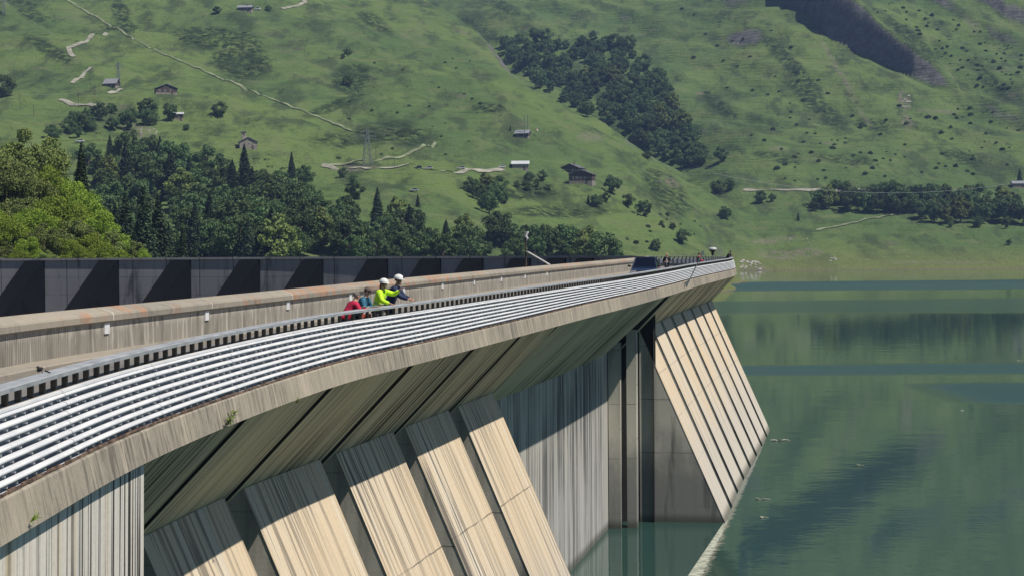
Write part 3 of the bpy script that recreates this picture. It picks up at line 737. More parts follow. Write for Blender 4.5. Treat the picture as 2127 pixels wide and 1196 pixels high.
def conifer(name, H, W, nl, leaf, mat, seed):
    global RNG
    RNG = np.random.default_rng(seed)
    t = RNG.uniform(0, 1, nl)**.75; lv = np.round(t*26)/26; th = RNG.uniform(0, 2*math.pi, nl); br = np.round(th/(2*math.pi)*9)/9*2*math.pi+lv*31
    br = br+RNG.normal(0, .16, nl); lob = 1+.22*np.sin(br*3+lv*17)+.15*RNG.normal(0, 1, nl)
    rad = W/2*(1-(1-t)*1.0)*lob
    rad = W/2*np.clip(t, .02, 1)**.85*lob; f = RNG.uniform(.15, 1, nl)**.6
    z = H*(1-lv*.93)-f*rad*.35+RNG.normal(0, .012*H, nl)
    P = np.stack([np.cos(br)*rad*f, np.sin(br)*rad*f, z], 1); Nn = np.stack([np.cos(br)*.5, np.sin(br)*.5, np.ones(nl)], 1)
    V, F = leaf_quads(P, Nn, leaf, .55)
    crown = np_mesh('crown', V, F, mat)
    tb = MB(); tb.tube([(0, 0, -1.5), (0, 0, H*.5), (0, 0, H*.98)], [W*.05, W*.03, W*.005], 7)
    to = tb.build('trunk', M['bark']); trunk = to.data; bpy.data.objects.remove(to)
    return crown, trunk
def plant_tree(kind, meshes, p, s, label, cat, group, sz=None):
    o = empty(kind, p, random.uniform(0, 6.28), s)
    if sz: o.scale = (s*sz[0], s*sz[1], s*sz[2])
    tag(o, label, cat, group); link('crown', meshes[0], o); link('trunk', meshes[1], o); return o
FAR = [broad_tree('far', 10, 8.4+.5*k, 4600, .31, M['leaf'], 100+k, clusters=30+4*k, low=.06) for k in range(5)]
FARO = [broad_tree('faro', 10, 8.0, 4600, .31, M['leaf_olive'], 130, clusters=30, low=.06)]
CON = [conifer('con', 14, 5.2+.5*k, 5200, .32, M['needle'], 200+k) for k in range(3)]
NB = [broad_tree('near', 11, 9.5, 22000, .15, M['leaf_bright'], 300+k, clusters=60, low=.05) for k in range(3)]
NO = [broad_tree('nearo', 11, 8.5, 22000, .15, M['leaf_olive'], 320+k, clusters=55, low=.05) for k in range(2)]
NT_ = [broad_tree('neart', 13, 5.0, 16000, .15, M['leaf_olive'], 340, clusters=60, low=.05)]
NC = [conifer('nearc', 16, 5.6, 20000, .20, M['needle'], 360)]
placed = []
def inpoly(x, y, P):
    c = False; j = len(P)-1
    for i in range(len(P)):
        if (P[i][1] > y) != (P[j][1] > y) and x < (P[j][0]-P[i][0])*(y-P[i][1])/(P[j][1]-P[i][1])+P[i][0]: c = not c
        j = i
    return c
def wood(poly, n, mind, fn, Y0=0, tries=60):
    """n trees with their feet inside a patch of ground given by its outline, kept apart in metres"""
    xs = [p[0] for p in poly]; ys = [p[1] for p in poly]; got = []
    for _ in range(n*tries):
        if len(got) >= n: break
        x, y = random.uniform(min(xs), max(xs)), random.uniform(min(ys), max(ys))
        if not inpoly(x, y, poly): continue
        if any((x-a)**2+(1.6*(y-b))**2 < mind*mind for a, b in got): continue
        p = hit(x, y, Y0)
        if p is None: continue
        got.append((x, y)); fn(p, x, y)
    return got
random.seed(21)
def far_tree(hm, label, group, con=0.0, var=.3):
    def f(p, x, y):
        h = hm*random.uniform(1-var, 1+var); p = p-Vector((0, 0, .3))
        if random.random() < con:
            plant_tree('spruce_tree', random.choice(CON), p, h*1.2/14, label[1], 'spruce tree', group[1], (random.uniform(.9, 1.35), random.uniform(.9, 1.35), random.uniform(.8, 1.1)))
        else:
            m_ = random.choice(FAR) if random.random() < .85 else FARO[0]
            plant_tree('broadleaf_tree', m_, p, h/10, label[0], 'tree', group[0], (random.uniform(.85, 1.15), random.uniform(.85, 1.15), 1))
    return f
gl_ = ('broadleaf tree of the dense dark wood filling the gully', '')
wood([(1035, 105), (1075, 70), (1150, 90), (1240, 85), (1325, 110), (1380, 190), (1440, 290), (1452, 345), (1430, 358), (1330, 310), (1230, 250), (1150, 205), (1085, 160)], 150, 15,
     far_tree(13, gl_, ('trees of the gully wood', '')), 1300)
ll_ = ('broadleaf tree in the mixed wood below the chapel, behind the dark far wall', 'dark spruce in the mixed wood below the chapel, behind the dark far wall')
lg_ = ('broadleaf trees of the mixed wood below the chapel', 'spruces of the mixed wood below the chapel')
wood([(170, 330), (400, 335), (470, 365), (560, 392), (650, 430), (700, 470), (760, 520), (760, 560), (200, 560), (200, 430)], 105, 26, far_tree(13.5, ll_, lg_, .22), 600)
wood([(700, 470), (880, 470), (950, 520), (950, 560), (700, 560)], 22, 26, far_tree(12, ll_, lg_, .3), 600)
wood([(210, 235), (400, 255), (340, 262), (100, 300), (100, 285)], 16, 17, far_tree(9, ('small dark broadleaf tree on the knoll around the eroded bank', ''), ('trees on the knoll', '')), 600)
wood([(960, 490), (1060, 490), (1210, 510), (1260, 560), (960, 560)], 17, 24, far_tree(12, ('broadleaf tree in the clump behind the windsock mast', 'small spruce in the clump behind the windsock mast'), ('clump behind the mast', 'clump behind the mast'), .05), 700)
wood([(975, 400), (1040, 395), (1060, 425), (1010, 450), (975, 440)], 8, 18, far_tree(10, ('broadleaf tree in the clump left of the brown chalets', ''), ('clump left of the brown chalets', '')), 700)
wood([(1045, 372), (1130, 378), (1140, 400), (1050, 400)], 7, 14, far_tree(5, ('low bushy tree below the hut with the pale roof', ''), ('bushy trees below the pale roofed hut', '')), 700)
wood([(1680, 425), (1900, 428), (2127, 440), (2180, 470), (1940, 468), (1880, 445), (1690, 440)], 44, 19, far_tree(14, ('broadleaf tree in the long belt above the lake shore', ''), ('tree belt above the lake shore', '')), 1130)
SING = [  # single trees that can be told apart: foot x, foot y, height m, spruce?, label
    (458, 247, 9.0, 0, 'lone rounded tree standing on open meadow right of the blue roofed chalet'),
    (1498, 338, 11.5, 0, 'big round tree alone below the gully wood'),
    (1490, 402, 9, 0, 'left tree of the pair above the end of the lake road'), (1515, 398, 8.5, 0, 'right tree of the pair above the end of the lake road'),
    (1507, 456, 8.5, 0, 'lone tree on the pale slope behind the dam end'), (1418, 508, 8, 0, 'tree just above the blue car, casting a shadow to its left'),
    (1397, 480, 4, 0, 'small bushy tree up the slope above the blue car'), (1362, 524, 6.5, 0, 'tree right above the dam wall, left of the standing visitor'),
    (1272, 404, 11, 0, 'large round tree beside the dark brown chalet'), (1240, 432, 7, 0, 'bushy tree in front of the large round tree by the brown chalet'),
    (1222, 425, 5, 1, 'tiny spruce below the dark brown chalet'), (1258, 420, 6, 0, 'slim tree leaning on the large round tree by the chalet'), (1303, 432, 7.5, 0, 'round dark tree right of the chalet clump'),
    (1337, 450, 9, 0, 'tall loose tree at the right end of the chalet clump'), (1345, 332, 6, 0, 'small tree on the ridge under the power lines'),
    (738, 416, 8.5, 0, 'lone dark tree on the meadow below the pylon'), (712, 370, 5, 0, 'bush at the bend of the gravel road'), (735, 385, 5, 0, 'second bush below the bend of the gravel road'),
    (606, 372, 12.5, 1, 'tall dark spruce at the edge of the wood right of the chapel'), (636, 385, 10, 0, 'broad tree next to the tall spruce right of the chapel'),
    (868, 432, 6, 1, 'small pointed spruce standing above the mixed wood'), (310, 238, 9, 1, 'dark spruce on the knoll beside the small barn'), (292, 240, 6, 1, 'smaller spruce left of the tall one on the knoll'),
    (451, 30, 6.5, 0, 'dark tree left of the topmost farmhouse'), (558, 24, 5, 0, 'bush right of the white van at the topmost farmhouse'),
    (722, 118, 6, 0, 'tree on the shoulder in the middle of the big slope'), (712, 126, 4, 0, 'low bush below the tree in the middle of the big slope'),
    (6, 203, 14, 0, 'big round tree at the left picture edge'), (387, 272, 4, 0, 'sapling below the small barn'), (722, 182, 8, 0, 'dark bushy tree in the hollow of the middle slope'),
    (1692, 440, 7.5, 0, 'round pale tree in front of the left end of the tree belt'), (1580, 424, 9, 0, 'wide tree left of the tree belt'), (1604, 420, 6, 0, 'tree touching the wide one left of the belt'),
    (1658, 460, 5.5, 1, 'dark pine on the bank below the belt'), (1850, 440, 6, 0, 'round tree before the middle of the belt'), (1975, 474, 4.5, 0, 'low bush on the grass below the belt'),
    (2030, 472, 7, 0, 'willow bush on the grass right of the low bush'), (2090, 475, 7.5, 0, 'willow bush near the right picture edge'), (2096, 510, 4, 0, 'small sapling by the shore near the right edge'),
    (1790, 268, 5, 0, 'dark bush below the pale scree'), (1405, 208, 4, 0, 'bush right of the gully wood'), (2118, 380, 9, 1, 'dark spruces by the grey hut at the right edge'),
    (1060, 272, 3.5, 1, 'little spruce beside the hut with two masts'), (1375, 470, 3, 0, 'small bush on the slope above the road end'), (515, 528, 4, 0, 'pale bush rising just over the dark wall'), (215, 540, 6, 0, 'pale bush under the first spruces')]
for (x, y, h, c, lab) in SING:
    p = hit(x, y, 600)
    if p is None: continue
    if c: plant_tree('spruce_tree', random.choice(CON), p-Vector((0, 0, .2)), h/14*1.05, lab, 'spruce tree', None)
    else: plant_tree('broadleaf_tree', random.choice(FAR), p-Vector((0, 0, .2)), h/10, lab, 'tree', None, (random.uniform(.9, 1.15), random.uniform(.9, 1.15), 1))
# spruces and slim trees stepping down to the wall on the left
for (x, y, h) in [(175, 440, 17), (212, 520, 14), (240, 500, 15), (262, 540, 17), (285, 530, 13), (300, 545, 19), (330, 560, 20), (352, 565, 15), (230, 470, 13), (380, 570, 14), (405, 575, 12)]:
    p = atY(x, y, 430+random.uniform(0, 60)); 
    plant_tree('spruce_tree', CON[0] if x % 2 else CON[1], Vector((p.x, p.y, height(np.array([p.x]), np.array([p.y]))[0]-.5)), 1, 'dark slim spruce in the row stepping down behind the bright trees on the left', 'spruce tree', 'spruces behind the bright trees',
               (h/14, h/14, (p.z-height(np.array([p.x]), np.array([p.y]))[0])/14+.0+h/14) if False else (h/15, h/15, h/14))
# fresh green trees of the near bank: x, y of the crown top, distance, crown height, kind
NEARB = [(65, 262, 360, 13, 'o'), (15, 330, 330, 11, 'o'), (100, 345, 340, 10, 'b'), (140, 365, 345, 10, 'b'), (50, 345, 335, 9.5, 'o'), (175, 395, 335, 9, 'b'), (-30, 300, 345, 12, 'o'), (115, 405, 320, 9, 'b'),
         (30, 410, 315, 9, 'o'), (70, 430, 310, 8, 'b'), (205, 435, 325, 8, 'b'), (160, 455, 310, 7.5, 'o'), (235, 465, 320, 7.5, 't'), (20, 455, 300, 8, 'b'), (90, 460, 300, 7.5, 'o'), (190, 480, 305, 6.5, 'b'), (130, 490, 300, 6, 'b'),
         (258, 480, 330, 8, 't'), (285, 490, 325, 7, 't'), (-20, 420, 310, 10, 'b'), (60, 490, 295, 5.5, 'b'), (215, 505, 300, 5, 'b'), (5, 500, 292, 5, 'o'), (165, 510, 296, 4.5, 'b'), (245, 515, 300, 5, 'b'), (300, 512, 310, 4, 'b'),
         (150, 420, 330, 9, 'b'), (-60, 380, 330, 12, 'b'), (168, 305, 352, 13, 'c'), (40, 520, 290, 4, 'b'), (100, 518, 290, 4, 'o')]
for (x, y, Y, h, k) in NEARB:
    p = atY(x, y, Y); zt = p.z
    ms, nm, ct = {'b': (random.choice(NB), 'broadleaf_tree', 'tree'), 'o': (random.choice(NO), 'broadleaf_tree', 'tree'), 't': (NT_[0], 'broadleaf_tree', 'tree'), 'c': (NC[0], 'spruce_tree', 'spruce tree')}[k]
    H0 = {'b': 11, 'o': 11, 't': 13, 'c': 16}[k]; gz = float(height(np.array([p.x]), np.array([p.y]))[0])
    hh = max(h, zt-gz); lab = {'b': 'fresh bright green broadleaf tree on the near bank at the left', 'o': 'grey-olive broadleaf tree on the near bank at the left', 't': 'slim pale green tree at the right end of the near bank', 'c': 'single tall dark spruce standing out of the bright near trees'}[k]
    plant_tree(nm, ms, Vector((p.x, p.y, zt-hh)), 1, lab, ct, {'b': 'bright trees of the near bank', 'o': 'olive trees of the near bank', 't': 'slim trees of the near bank', 'c': None}[k], (min(hh, h*1.25)/H0, min(hh, h*1.25)/H0, hh/H0))
# past 300 broadleaf trees the smallest-looking ones become one mass of wood
bt = sorted([o for o in bpy.data.objects if o.name.startswith('broadleaf_tree')], key=lambda o: o.scale.z/o.location.y)
bpy.context.view_layer.update(); extra = [o for o in bt if o.get('group') and o.location.y > 450][:max(0, len(bt)-298)]
def mesh_arr(me):
    v = np.empty(len(me.vertices)*3, np.float32); me.vertices.foreach_get('co', v); f = np.empty(len(me.loops), np.int32); me.loops.foreach_get('vertex_index', f); return v.reshape(-1, 3), f.reshape(-1, 4)
Vs, Fs, c = [], [], 0
for o in extra:
    for ch_ in list(o.children):
        if ch_.name.startswith('crown'):
            v, f = mesh_arr(ch_.data); Mx = np.array(o.matrix_world); Vs.append(v@Mx[:3, :3].T+Mx[:3, 3]); Fs.append(f+c); c += len(v)
        bpy.data.objects.remove(ch_)
    bpy.data.objects.remove(o)
if Vs: tag(link('distant_wood', np_mesh('distant_wood', np.concatenate(Vs), np.concatenate(Fs), M['leaf'])), 'smallest crowns of the far woods reading as one mass', 'wood', kind='stuff')
# small bushes dotted over the right-hand slope
RNG = np.random.default_rng(5); d = RNG.normal(0, 1, (260, 3)); d[:, 2] = abs(d[:, 2]); d /= np.linalg.norm(d, axis=1)[:, None]
Vb, Fb = leaf_quads(d*np.array([1.5, 1.5, 1.1])*RNG.uniform(.6, 1, (260, 1)), d, .34); BUSH = np_mesh('bush', Vb, Fb, M['shrub'])
def bush(lab, grp, s0, s1):
    def f(p, x, y):
        o = link('bush', BUSH); s = random.uniform(s0, s1); o.location = p-Vector((0, 0, .1)); o.rotation_euler = (0, 0, random.uniform(0, 6)); o.scale = (s*random.uniform(.8, 1.3), s, s*random.uniform(.9, 1.5)); tag(o, lab, 'bush', grp)
    return f
wood([(1540, 260), (1700, 230), (2127, 200), (2127, 360), (1620, 380)], 90, 12, bush('small dark bush dotting the big right-hand slope above the tree belt', 'bushes on the right-hand slope', .5, 1.4), 1300)
wood([(1750, 0), (1880, 60), (2030, 190), (2127, 200), (2127, 110), (1980, 40), (1850, 0)], 70, 10, bush('small dark bush on the slope above the shaded cliff', 'bushes above the cliff', .6, 1.6), 1400)
wood([(1400, 20), (1600, 20), (1750, 180), (1650, 250), (1450, 180)], 25, 20, bush('small dark bush left of the shaded cliff', 'bushes left of the cliff', .6, 1.4), 1400)
wood([(1300, 430), (1500, 470), (1520, 520), (1300, 520)], 18, 14, bush('small bush on the slope behind the blue car', 'bushes behind the blue car', .4, 1.0), 800)
wood([(640, 120), (1000, 120), (1060, 330), (700, 330)], 40, 20, bush('small dark bush on the big middle slope', 'bushes on the middle slope', .3, .9), 900)
# heather and dwarf shrub carpets
def carpet(lst, n, nm, lab):
    Vs = []; Fs = []; c = 0; base_v, base_f = Vb[:4*40], Fb[:40]
    for (x, y, rx, ry, ang, Y0) in lst:
        for _ in range(int(n*rx*ry/900)):
            a = random.uniform(0, 6.28); r_ = math.sqrt(random.random()); u, v = rx*r_*math.cos(a), ry*r_*math.sin(a); ca, sa = math.cos(R(ang)), math.sin(R(ang))
            if vnoise(np.array([(x+u)/14.]), np.array([(y+v)/7.]), 4)[0] < -.12: continue
            p = hit(x+u*ca-v*sa, y+u*sa+v*ca, Y0)
            if p is None: continue
            s = random.uniform(.35, 1.0); Vs.append(base_v*np.array([s*1.6, s, s*.8])+np.array(p)); Fs.append(base_f+c); c += len(base_v)
    me_ = np_mesh(nm, np.concatenate(Vs), np.concatenate(Fs), M['shrub']); o = link(nm, me_); tag(o, lab, 'shrubs', kind='stuff')
carpet([(455, 82, 95, 24, 5, 1200), (505, 130, 55, 35, 10, 1200), (262, 45, 14, 36, -20, 1200), (262, 62, 36, 6, 0, 1200), (730, 165, 38, 24, -20, 1000), (1490, 215, 10, 42, -50, 1300), (800, 282, 80, 14, -8, 900),
        (1018, 225, 28, 8, 0, 1000), (1100, 405, 55, 12, 0, 900), (1400, 400, 20, 50, -50, 1000), (1640, 130, 10, 70, -45, 1300), (2060, 80, 60, 14, 35, 1500), (1960, 60, 50, 14, 40, 1500), (90, 30, 40, 10, 40, 1200)], 26, 'heather', 'dark heather and dwarf shrub carpet on the slopes')

# ------------------------------------------------------------------ tracks
def strip(name, pts, wdt, mat, label, cat='track', lift=.55, Y0=600, kind='structure'):
    P = []
    for (x, y) in pts:
        p = hit(x, y, Y0)
        if p: P.append(np.array([p.x, p.y]))
    if len(P) < 2: return
    Q = spline(P, 3.0) if len(P) > 2 else np.linspace(P[0], P[1], 20); d = np.gradient(Q, axis=0); d /= np.linalg.norm(d, axis=1)[:, None]
    n = np.stack([d[:, 1], -d[:, 0]], 1); wv = wdt*(1+.15*np.array([vnoise(np.array([i*.23]), np.array([3.]), 8)[0] for i in range(len(Q))]))[:, None]
    A = Q+n*wv/2; B = Q-n*wv/2; za = height(A[:, 0], A[:, 1])+lift; zb = height(B[:, 0], B[:, 1])+lift
    V = np.stack([np.c_[A, za], np.c_[B, zb]], 1).reshape(-1, 3); i = np.arange(len(Q)-1)*2
    me_ = np_mesh(name, V, np.stack([i, i+1, i+3, i+2], 1), mat); tag(link(name, me_), label, cat, kind=kind)
M['gravel'] = plain('pale_gravel', (.27, .265, .215), .95, scale=.2, var=.25)
M['trail'] = plain('grassy_trail', (.17, .20, .11), .95, scale=.2, var=.3)
strip('track', [(222, 71), (190, 78), (165, 92), (140, 108), (154, 121)], 3.4, M['gravel'], 'pale gravel hairpin high on the left slope')
strip('track', [(190, 142), (176, 152), (164, 166), (150, 176)], 3, M['gravel'], 'pale gravel track below the hairpin')
strip('track', [(251, 187), (246, 195), (225, 197)], 3, M['gravel'], 'short gravel bend in front of the pylon')
strip('track', [(124, 210), (140, 215), (165, 219), (198, 224)], 3, M['gravel'], 'gravel track leading to the knoll')
strip('track', [(586, 20), (615, 15), (640, 10), (632, 2), (622, -4)], 3.5, M['gravel'], 'gravel drive right of the topmost farmhouse')
strip('road', [(668, 349), (690, 347), (730, 351), (800, 353), (900, 355), (1000, 356), (1045, 355)], 3.2, M['gravel'], 'pale gravel road across the meadow behind the parked cars', 'road')
strip('track', [(680, 346), (740, 340), (800, 330), (860, 318), (905, 300)], 1.8, M['trail'], 'track climbing from the road bend')
strip('road', [(1545, 397), (1600, 397), (1680, 398), (1790, 399), (1880, 398)], 4, M['gravel'], 'road line along the foot of the far slope', 'road', Y0=1150)
strip('path', [(1695, 481), (1740, 473), (1790, 461), (1835, 450), (1860, 447)], 2.6, M['trail'], 'grassy path slanting down to the lake meadow', 'path', Y0=1150)
PIPE = [(120, -8), (280, 84), (330, 110), (520, 190), (735, 276)]
strip('path', [(x_, float(np.interp(x_, [q_[0] for q_ in PIPE], [q_[1] for q_ in PIPE]))) for x_ in range(120, 736, 9)], 1.7, M['trail'], 'straight cleared strip of the buried pipe running down the slope', 'path')
carpet([(1120, 110, 70, 30, 20, 1300), (1240, 150, 110, 60, 40, 1300), (1350, 240, 80, 60, 55, 1300), (1410, 320, 40, 30, 60, 1300)], 9, 'undergrowth', 'dark bushy undergrowth between the trees of the gully wood')
carpet([(330, 360, 130, 50, 10, 600), (560, 400, 90, 60, 30, 600), (420, 470, 250, 60, 5, 600), (800, 500, 120, 35, 5, 600), (1080, 515, 110, 20, 3, 700), (200, 290, 90, 14, -5, 700)], 5, 'undergrowth', 'dark undergrowth between the trees of the mixed wood')
carpet([(1900, 440, 210, 10, 3, 1150)], 12, 'undergrowth', 'bushes between the trees of the belt above the shore')

# ------------------------------------------------------------------ chalets
M['wood'] = plain('dark_timber', (.075, .055, .045), .85, scale=1.5, var=.35)
M['stone'] = plain('rubble_stone', (.27, .24, .21), .95, scale=1.5, var=.4)
M['roofg'] = plain('grey_sheet_roof', (.24, .25, .28), .5, scale=.8, var=.15)
M['roofb'] = plain('blue_grey_roof', (.12, .16, .22), .4, scale=.8, var=.15)
M['roofp'] = plain('pale_roof', (.50, .53, .55), .5, scale=.8, var=.1)
M['roofd'] = plain('dark_slate_roof', (.12, .12, .135), .7, scale=.8, var=.2)
M['pane'] = plain('window_glass', (.10, .12, .15), .15); M['shutter'] = plain('pale_window_frame', (.45, .42, .36), .7)
M['white'] = plain('white_paint', (.78, .78, .78), .4, var=.03)
def chalet(x, y, W, D, H, pitch, yaw, wall, roof, label, gable_front=True, lower=.35, win=3, chim=True, dz=0.0, Y0=600, kind='chalet', overhang=.6):
    p = hit(x, y, Y0)
    if p is None: return
    o = empty(kind, (p.x, p.y, p.z+dz), R(yaw)); tag(o, label, kind if kind != 'hut' else 'hut')
    rise = pitch*(W if gable_front else D)/2
    mb = MB(); mb.box((0, D/2, H*lower/2-1.0), (W, D, H*lower+2)); mb.build('stone_base', M['stone'], o)
    m_ = MB(); h0, h1 = H*lower, H
    if gable_front:   # ridge along local y
        F_ = [(-W/2, 0), (W/2, 0)]
        for yy in (0.0, D): 
            q = [Vector((-W/2, yy, h0)), Vector((W/2, yy, h0)), Vector((W/2, yy, h1)), Vector((0, yy, h1+rise)), Vector((-W/2, yy, h1))]
            m_.quad(q if yy == 0 else q[::-1])
        for xx in (-W/2, W/2): m_.quad([Vector((xx, 0, h0)), Vector((xx, D, h0)), Vector((xx, D, h1)), Vector((xx, 0, h1))])
    else:
        for xx in (-W/2, W/2): m_.quad([Vector((xx, 0, h0)), Vector((xx, D, h0)), Vector((xx, D, h1)), Vector((xx, D/2, h1+rise)), Vector((xx, 0, h1))])
        for yy in (0.0, D): m_.quad([Vector((-W/2, yy, h0)), Vector((W/2, yy, h0)), Vector((W/2, yy, h1)), Vector((-W/2, yy, h1))])
    m_.build('wall', wall, o)
    rf = MB(); t = .22; ov = overhang
    if gable_front:
        for sx in (-1, 1):
            e = (sx*(W/2+ov), h1-ov*pitch); a = [Vector((0, -ov, h1+rise+.05)), Vector((e[0], -ov, e[1]+.05)), Vector((e[0], D+ov, e[1]+.05)), Vector((0, D+ov, h1+rise+.05))]
            b = [v+Vector((0, 0, t)) for v in a]; rf.quad(b if sx > 0 else b[::-1]); rf.quad(a[::-1] if sx > 0 else a)
            rf.quad([a[0], a[1], b[1], b[0]]); rf.quad([a[1], a[2], b[2], b[1]]); rf.quad([a[2], a[3], b[3], b[2]])
    else:
        for sy in (-1, 1):
            ey = D/2+sy*(D/2+ov); ez = h1-ov*pitch
            a = [Vector((-W/2-ov, D/2, h1+rise+.05)), Vector((W/2+ov, D/2, h1+rise+.05)), Vector((W/2+ov, ey, ez+.05)), Vector((-W/2-ov, ey, ez+.05))]
            b = [v+Vector((0, 0, t)) for v in a]; rf.quad(b); rf.quad(a[::-1])
            rf.quad([a[1], a[2], b[2], b[1]]); rf.quad([a[2], a[3], b[3], b[2]]); rf.quad([a[3], a[0], b[0], b[3]])
    ro_ = rf.build('roof', roof, o)
    if chim:
        c = MB(); c.box((W*.16, D*.4, h1+rise+.25), (.8, .8, 1.5)); c.box((W*.16, D*.4, h1+rise+1.05), (1.0, 1.0, .15)); c.build('chimney', M['stone'], ro_)
    for k in range(win):
        xx = -W*.32+k*(W*.5/max(1, win-1)) if win > 1 else 0
        f = MB(); f.box((xx, -.04, h0+(h1-h0)*.45), (1.0, .08, 1.1)); fo = f.build('window', M['shutter'], o); f.v = []
        f = MB(); f.box((xx, -.07, h0+(h1-h0)*.45), (.74, .06, .85)); f.build('pane', M['pane'], fo)
    f = MB(); f.box((W*.25, -.05, min(1.0, h0*.5)+.1), (1.0, .1, 2.0)); f.build('door', M['wood'], o)
    return o
chalet(508, 24, 11, 6, 3.0, .55, -6, M['wood'], M['roofg'], 'long farmhouse with light grey roof at the very top of the meadow', False, .35, 3, True)
chalet(228, 182, 8, 6, 2.6, .9, -14, M['wood'], M['roofg'], 'small barn with steep grey roof just left of the lattice pylon', False, .4, 2, False, kind='barn')
chalet(346, 197, 13, 8, 3.6, .38, 16, M['wood'], M['roofb'], 'wide dark chalet with blue-grey roof above the knoll', True, .3, 3, True)
chalet(371, 252, 5, 5, 3.6, .35, 8, M['wood'], M['roofp'], 'small dark barn with white roof on the knoll', False, .3, 1, False, kind='barn')
ch = chalet(516, 312, 9.2, 9, 4.0, .5, 12, M['stone'], M['roofg'], 'stone chapel with a little square bell tower above the mixed wood', True, .5, 1, False, kind='chapel')
c = MB(); c.box((-2.0, 5.5, 6.6), (2.4, 2.4, 5.4)); tw = c.build('bell_tower', M['stone'], ch)
c = MB(); c.box((-2.0, 5.5, 9.42), (2.9, 2.9, .25)); c.build('tower_roof', M['roofd'], tw)
c = MB(); c.box((-2.0, 4.27, 8.2), (.7, .06, .9)); c.build('belfry_opening', M['dark'], tw)
chalet(1084, 288, 8, 6, 2.8, .6, -12, M['wood'], M['roofg'], 'grey roofed hut beside the two tall masts', False, .3, 2, False, kind='hut')
chalet(1081, 352, 9, 6, 3.0, .5, 0, M['stone'], M['roofp'], 'hut with pale roof half hidden by bushes, left of the brown chalets', False, .4, 2, False, kind='hut')
chalet(1183, 362, 11, 9, 3.4, .42, -24, M['wood'], M['roofd'], 'rear dark brown chalet behind the larger one, on the slope', True, .25, 2, True)
chalet(1206, 383, 13.5, 9, 5.2, .38, -14, M['wood'], M['roofd'], 'large dark brown chalet with pale windows in its gable', True, .3, 4, True)
chalet(2118, 392, 9, 6, 3.2, .5, 0, M['stone'], M['roofg'], 'grey hut among dark trees at the right picture edge', False, .5, 2, False, kind='hut', Y0=1150)

# ------------------------------------------------------------------ pylons, poles, wires, sock
M['steel'] = plain('galvanised_steel', (.20, .23, .22), .5, .3)
def pylon(x, y, H, label, base=2.2, arm=5.0, yaw=20):
    p = hit(x, y, 600); o = empty('pylon', p, R(yaw)); tag(o, label, 'pylon')
    m_ = MB(); top = .35
    def leg(sx, sy, t): w_ = base*(1-t)+top*t; return Vector((sx*w_, sy*w_, H*t-.5))
    for sx in (-1, 1):
        for sy in (-1, 1): m_.tube([leg(sx, sy, 0), leg(sx, sy, .75), Vector((sx*top*.8, sy*top*.8, H))], .16, 5)
    for k in range(7):
        t0, t1 = k/7*.95, (k+1)/7*.95
        for (a, b) in (((-1, -1), (1, -1)), ((1, -1), (1, 1)), ((1, 1), (-1, 1)), ((-1, 1), (-1, -1))):
            m_.tube([leg(*a, t0), leg(*b, t1)], .09, 4); m_.tube([leg(*b, t0), leg(*a, t1)], .09, 4)
    m_.build('lattice_tower', M['steel'], o)
    for hz in (.78, .9):
        a = MB(); L_ = arm*(1.1-.2*(hz > .8)); z_ = H*hz
        a.tube([(-L_, 0, z_), (0, 0, z_+.8), (L_, 0, z_)], .12, 4); a.tube([(-L_, 0, z_), (L_, 0, z_)], .12, 4)
        for k in range(-3, 4): a.tube([(k*L_/4, 0, z_), (k*L_/4+L_/8, 0, z_+.8*(1-abs(k)/4))], .07, 4)
        ao = a.build('cross_arm', M['steel'], o)
        for sx in (-1, 1):
            b = MB(); b.tube([(sx*L_*.95, 0, z_), (sx*L_*.95, 0, z_-1.2)], .12, 6); b.build('insulator', M['pane'], ao)
    return p, H
py1 = pylon(763, 346, 20, 'lattice pylon standing beside the road bend in the meadow', 2.4, 4.5)
py2 = pylon(246, 180, 15, 'slender lattice pylon directly behind the small barn', 1.1, 2.2)
py3 = pylon(8, 32, 14, 'lattice pylon cut by the upper left picture edge', 1.3, 2.5)
def pole(x, y, H, label, arm=True, r_=.14, grp=None):
    p = hit(x, y, 600)
    if p is None: return None
    o = empty('utility_pole', p); tag(o, label, 'pole', grp)
    m_ = MB(); m_.tube([(0, 0, -.5), (0, 0, H)], [r_, r_*.8], 6); m_.build('shaft', M['wood'], o)
    if arm:
        m_ = MB(); m_.box((0, 0, H-.4), (1.6, .14, .14)); a = m_.build('cross_arm', M['wood'], o)
        m_ = MB(); [m_.lathe([(.05, 0), (.07, .12), (.03, .24)], (sx, 0, H-.32), 6) for sx in (-.7, 0, .7)]; m_.build('insulators', M['pane'], a)
    return p+Vector((0, 0, H))
PT = {}
for (k, x, y, H, lab) in [('a', 42, 230, 9, 'wooden power pole on the yellow field at the far left'), ('b', 163, 226, 9, 'wooden power pole beside the track to the knoll'), ('c', 602, 80, 8, 'wooden power pole high in the middle of the slope'),
                          ('d', 632, 118, 8, 'wooden power pole a little lower on the middle slope'), ('e', 781, 334, 8, 'wooden power pole right of the lattice pylon'), ('f', 819, 350, 7, 'short pole by the meadow road near the parked cars'),
                          ('g', 378, 232, 7, 'thin pole above the white roofed barn'), ('h', 197, 202, 6, 'thin pole left of the pylon barn'), ('i', 1130, 290, 5, 'thin pole right of the red and white windsock'), ('j', 70, 244, 7, 'second thin pole on the yellow field'), ('k', 551, 14, 7, 'pole beside the topmost farmhouse')]:
    PT[k] = pole(x, y, H, lab)
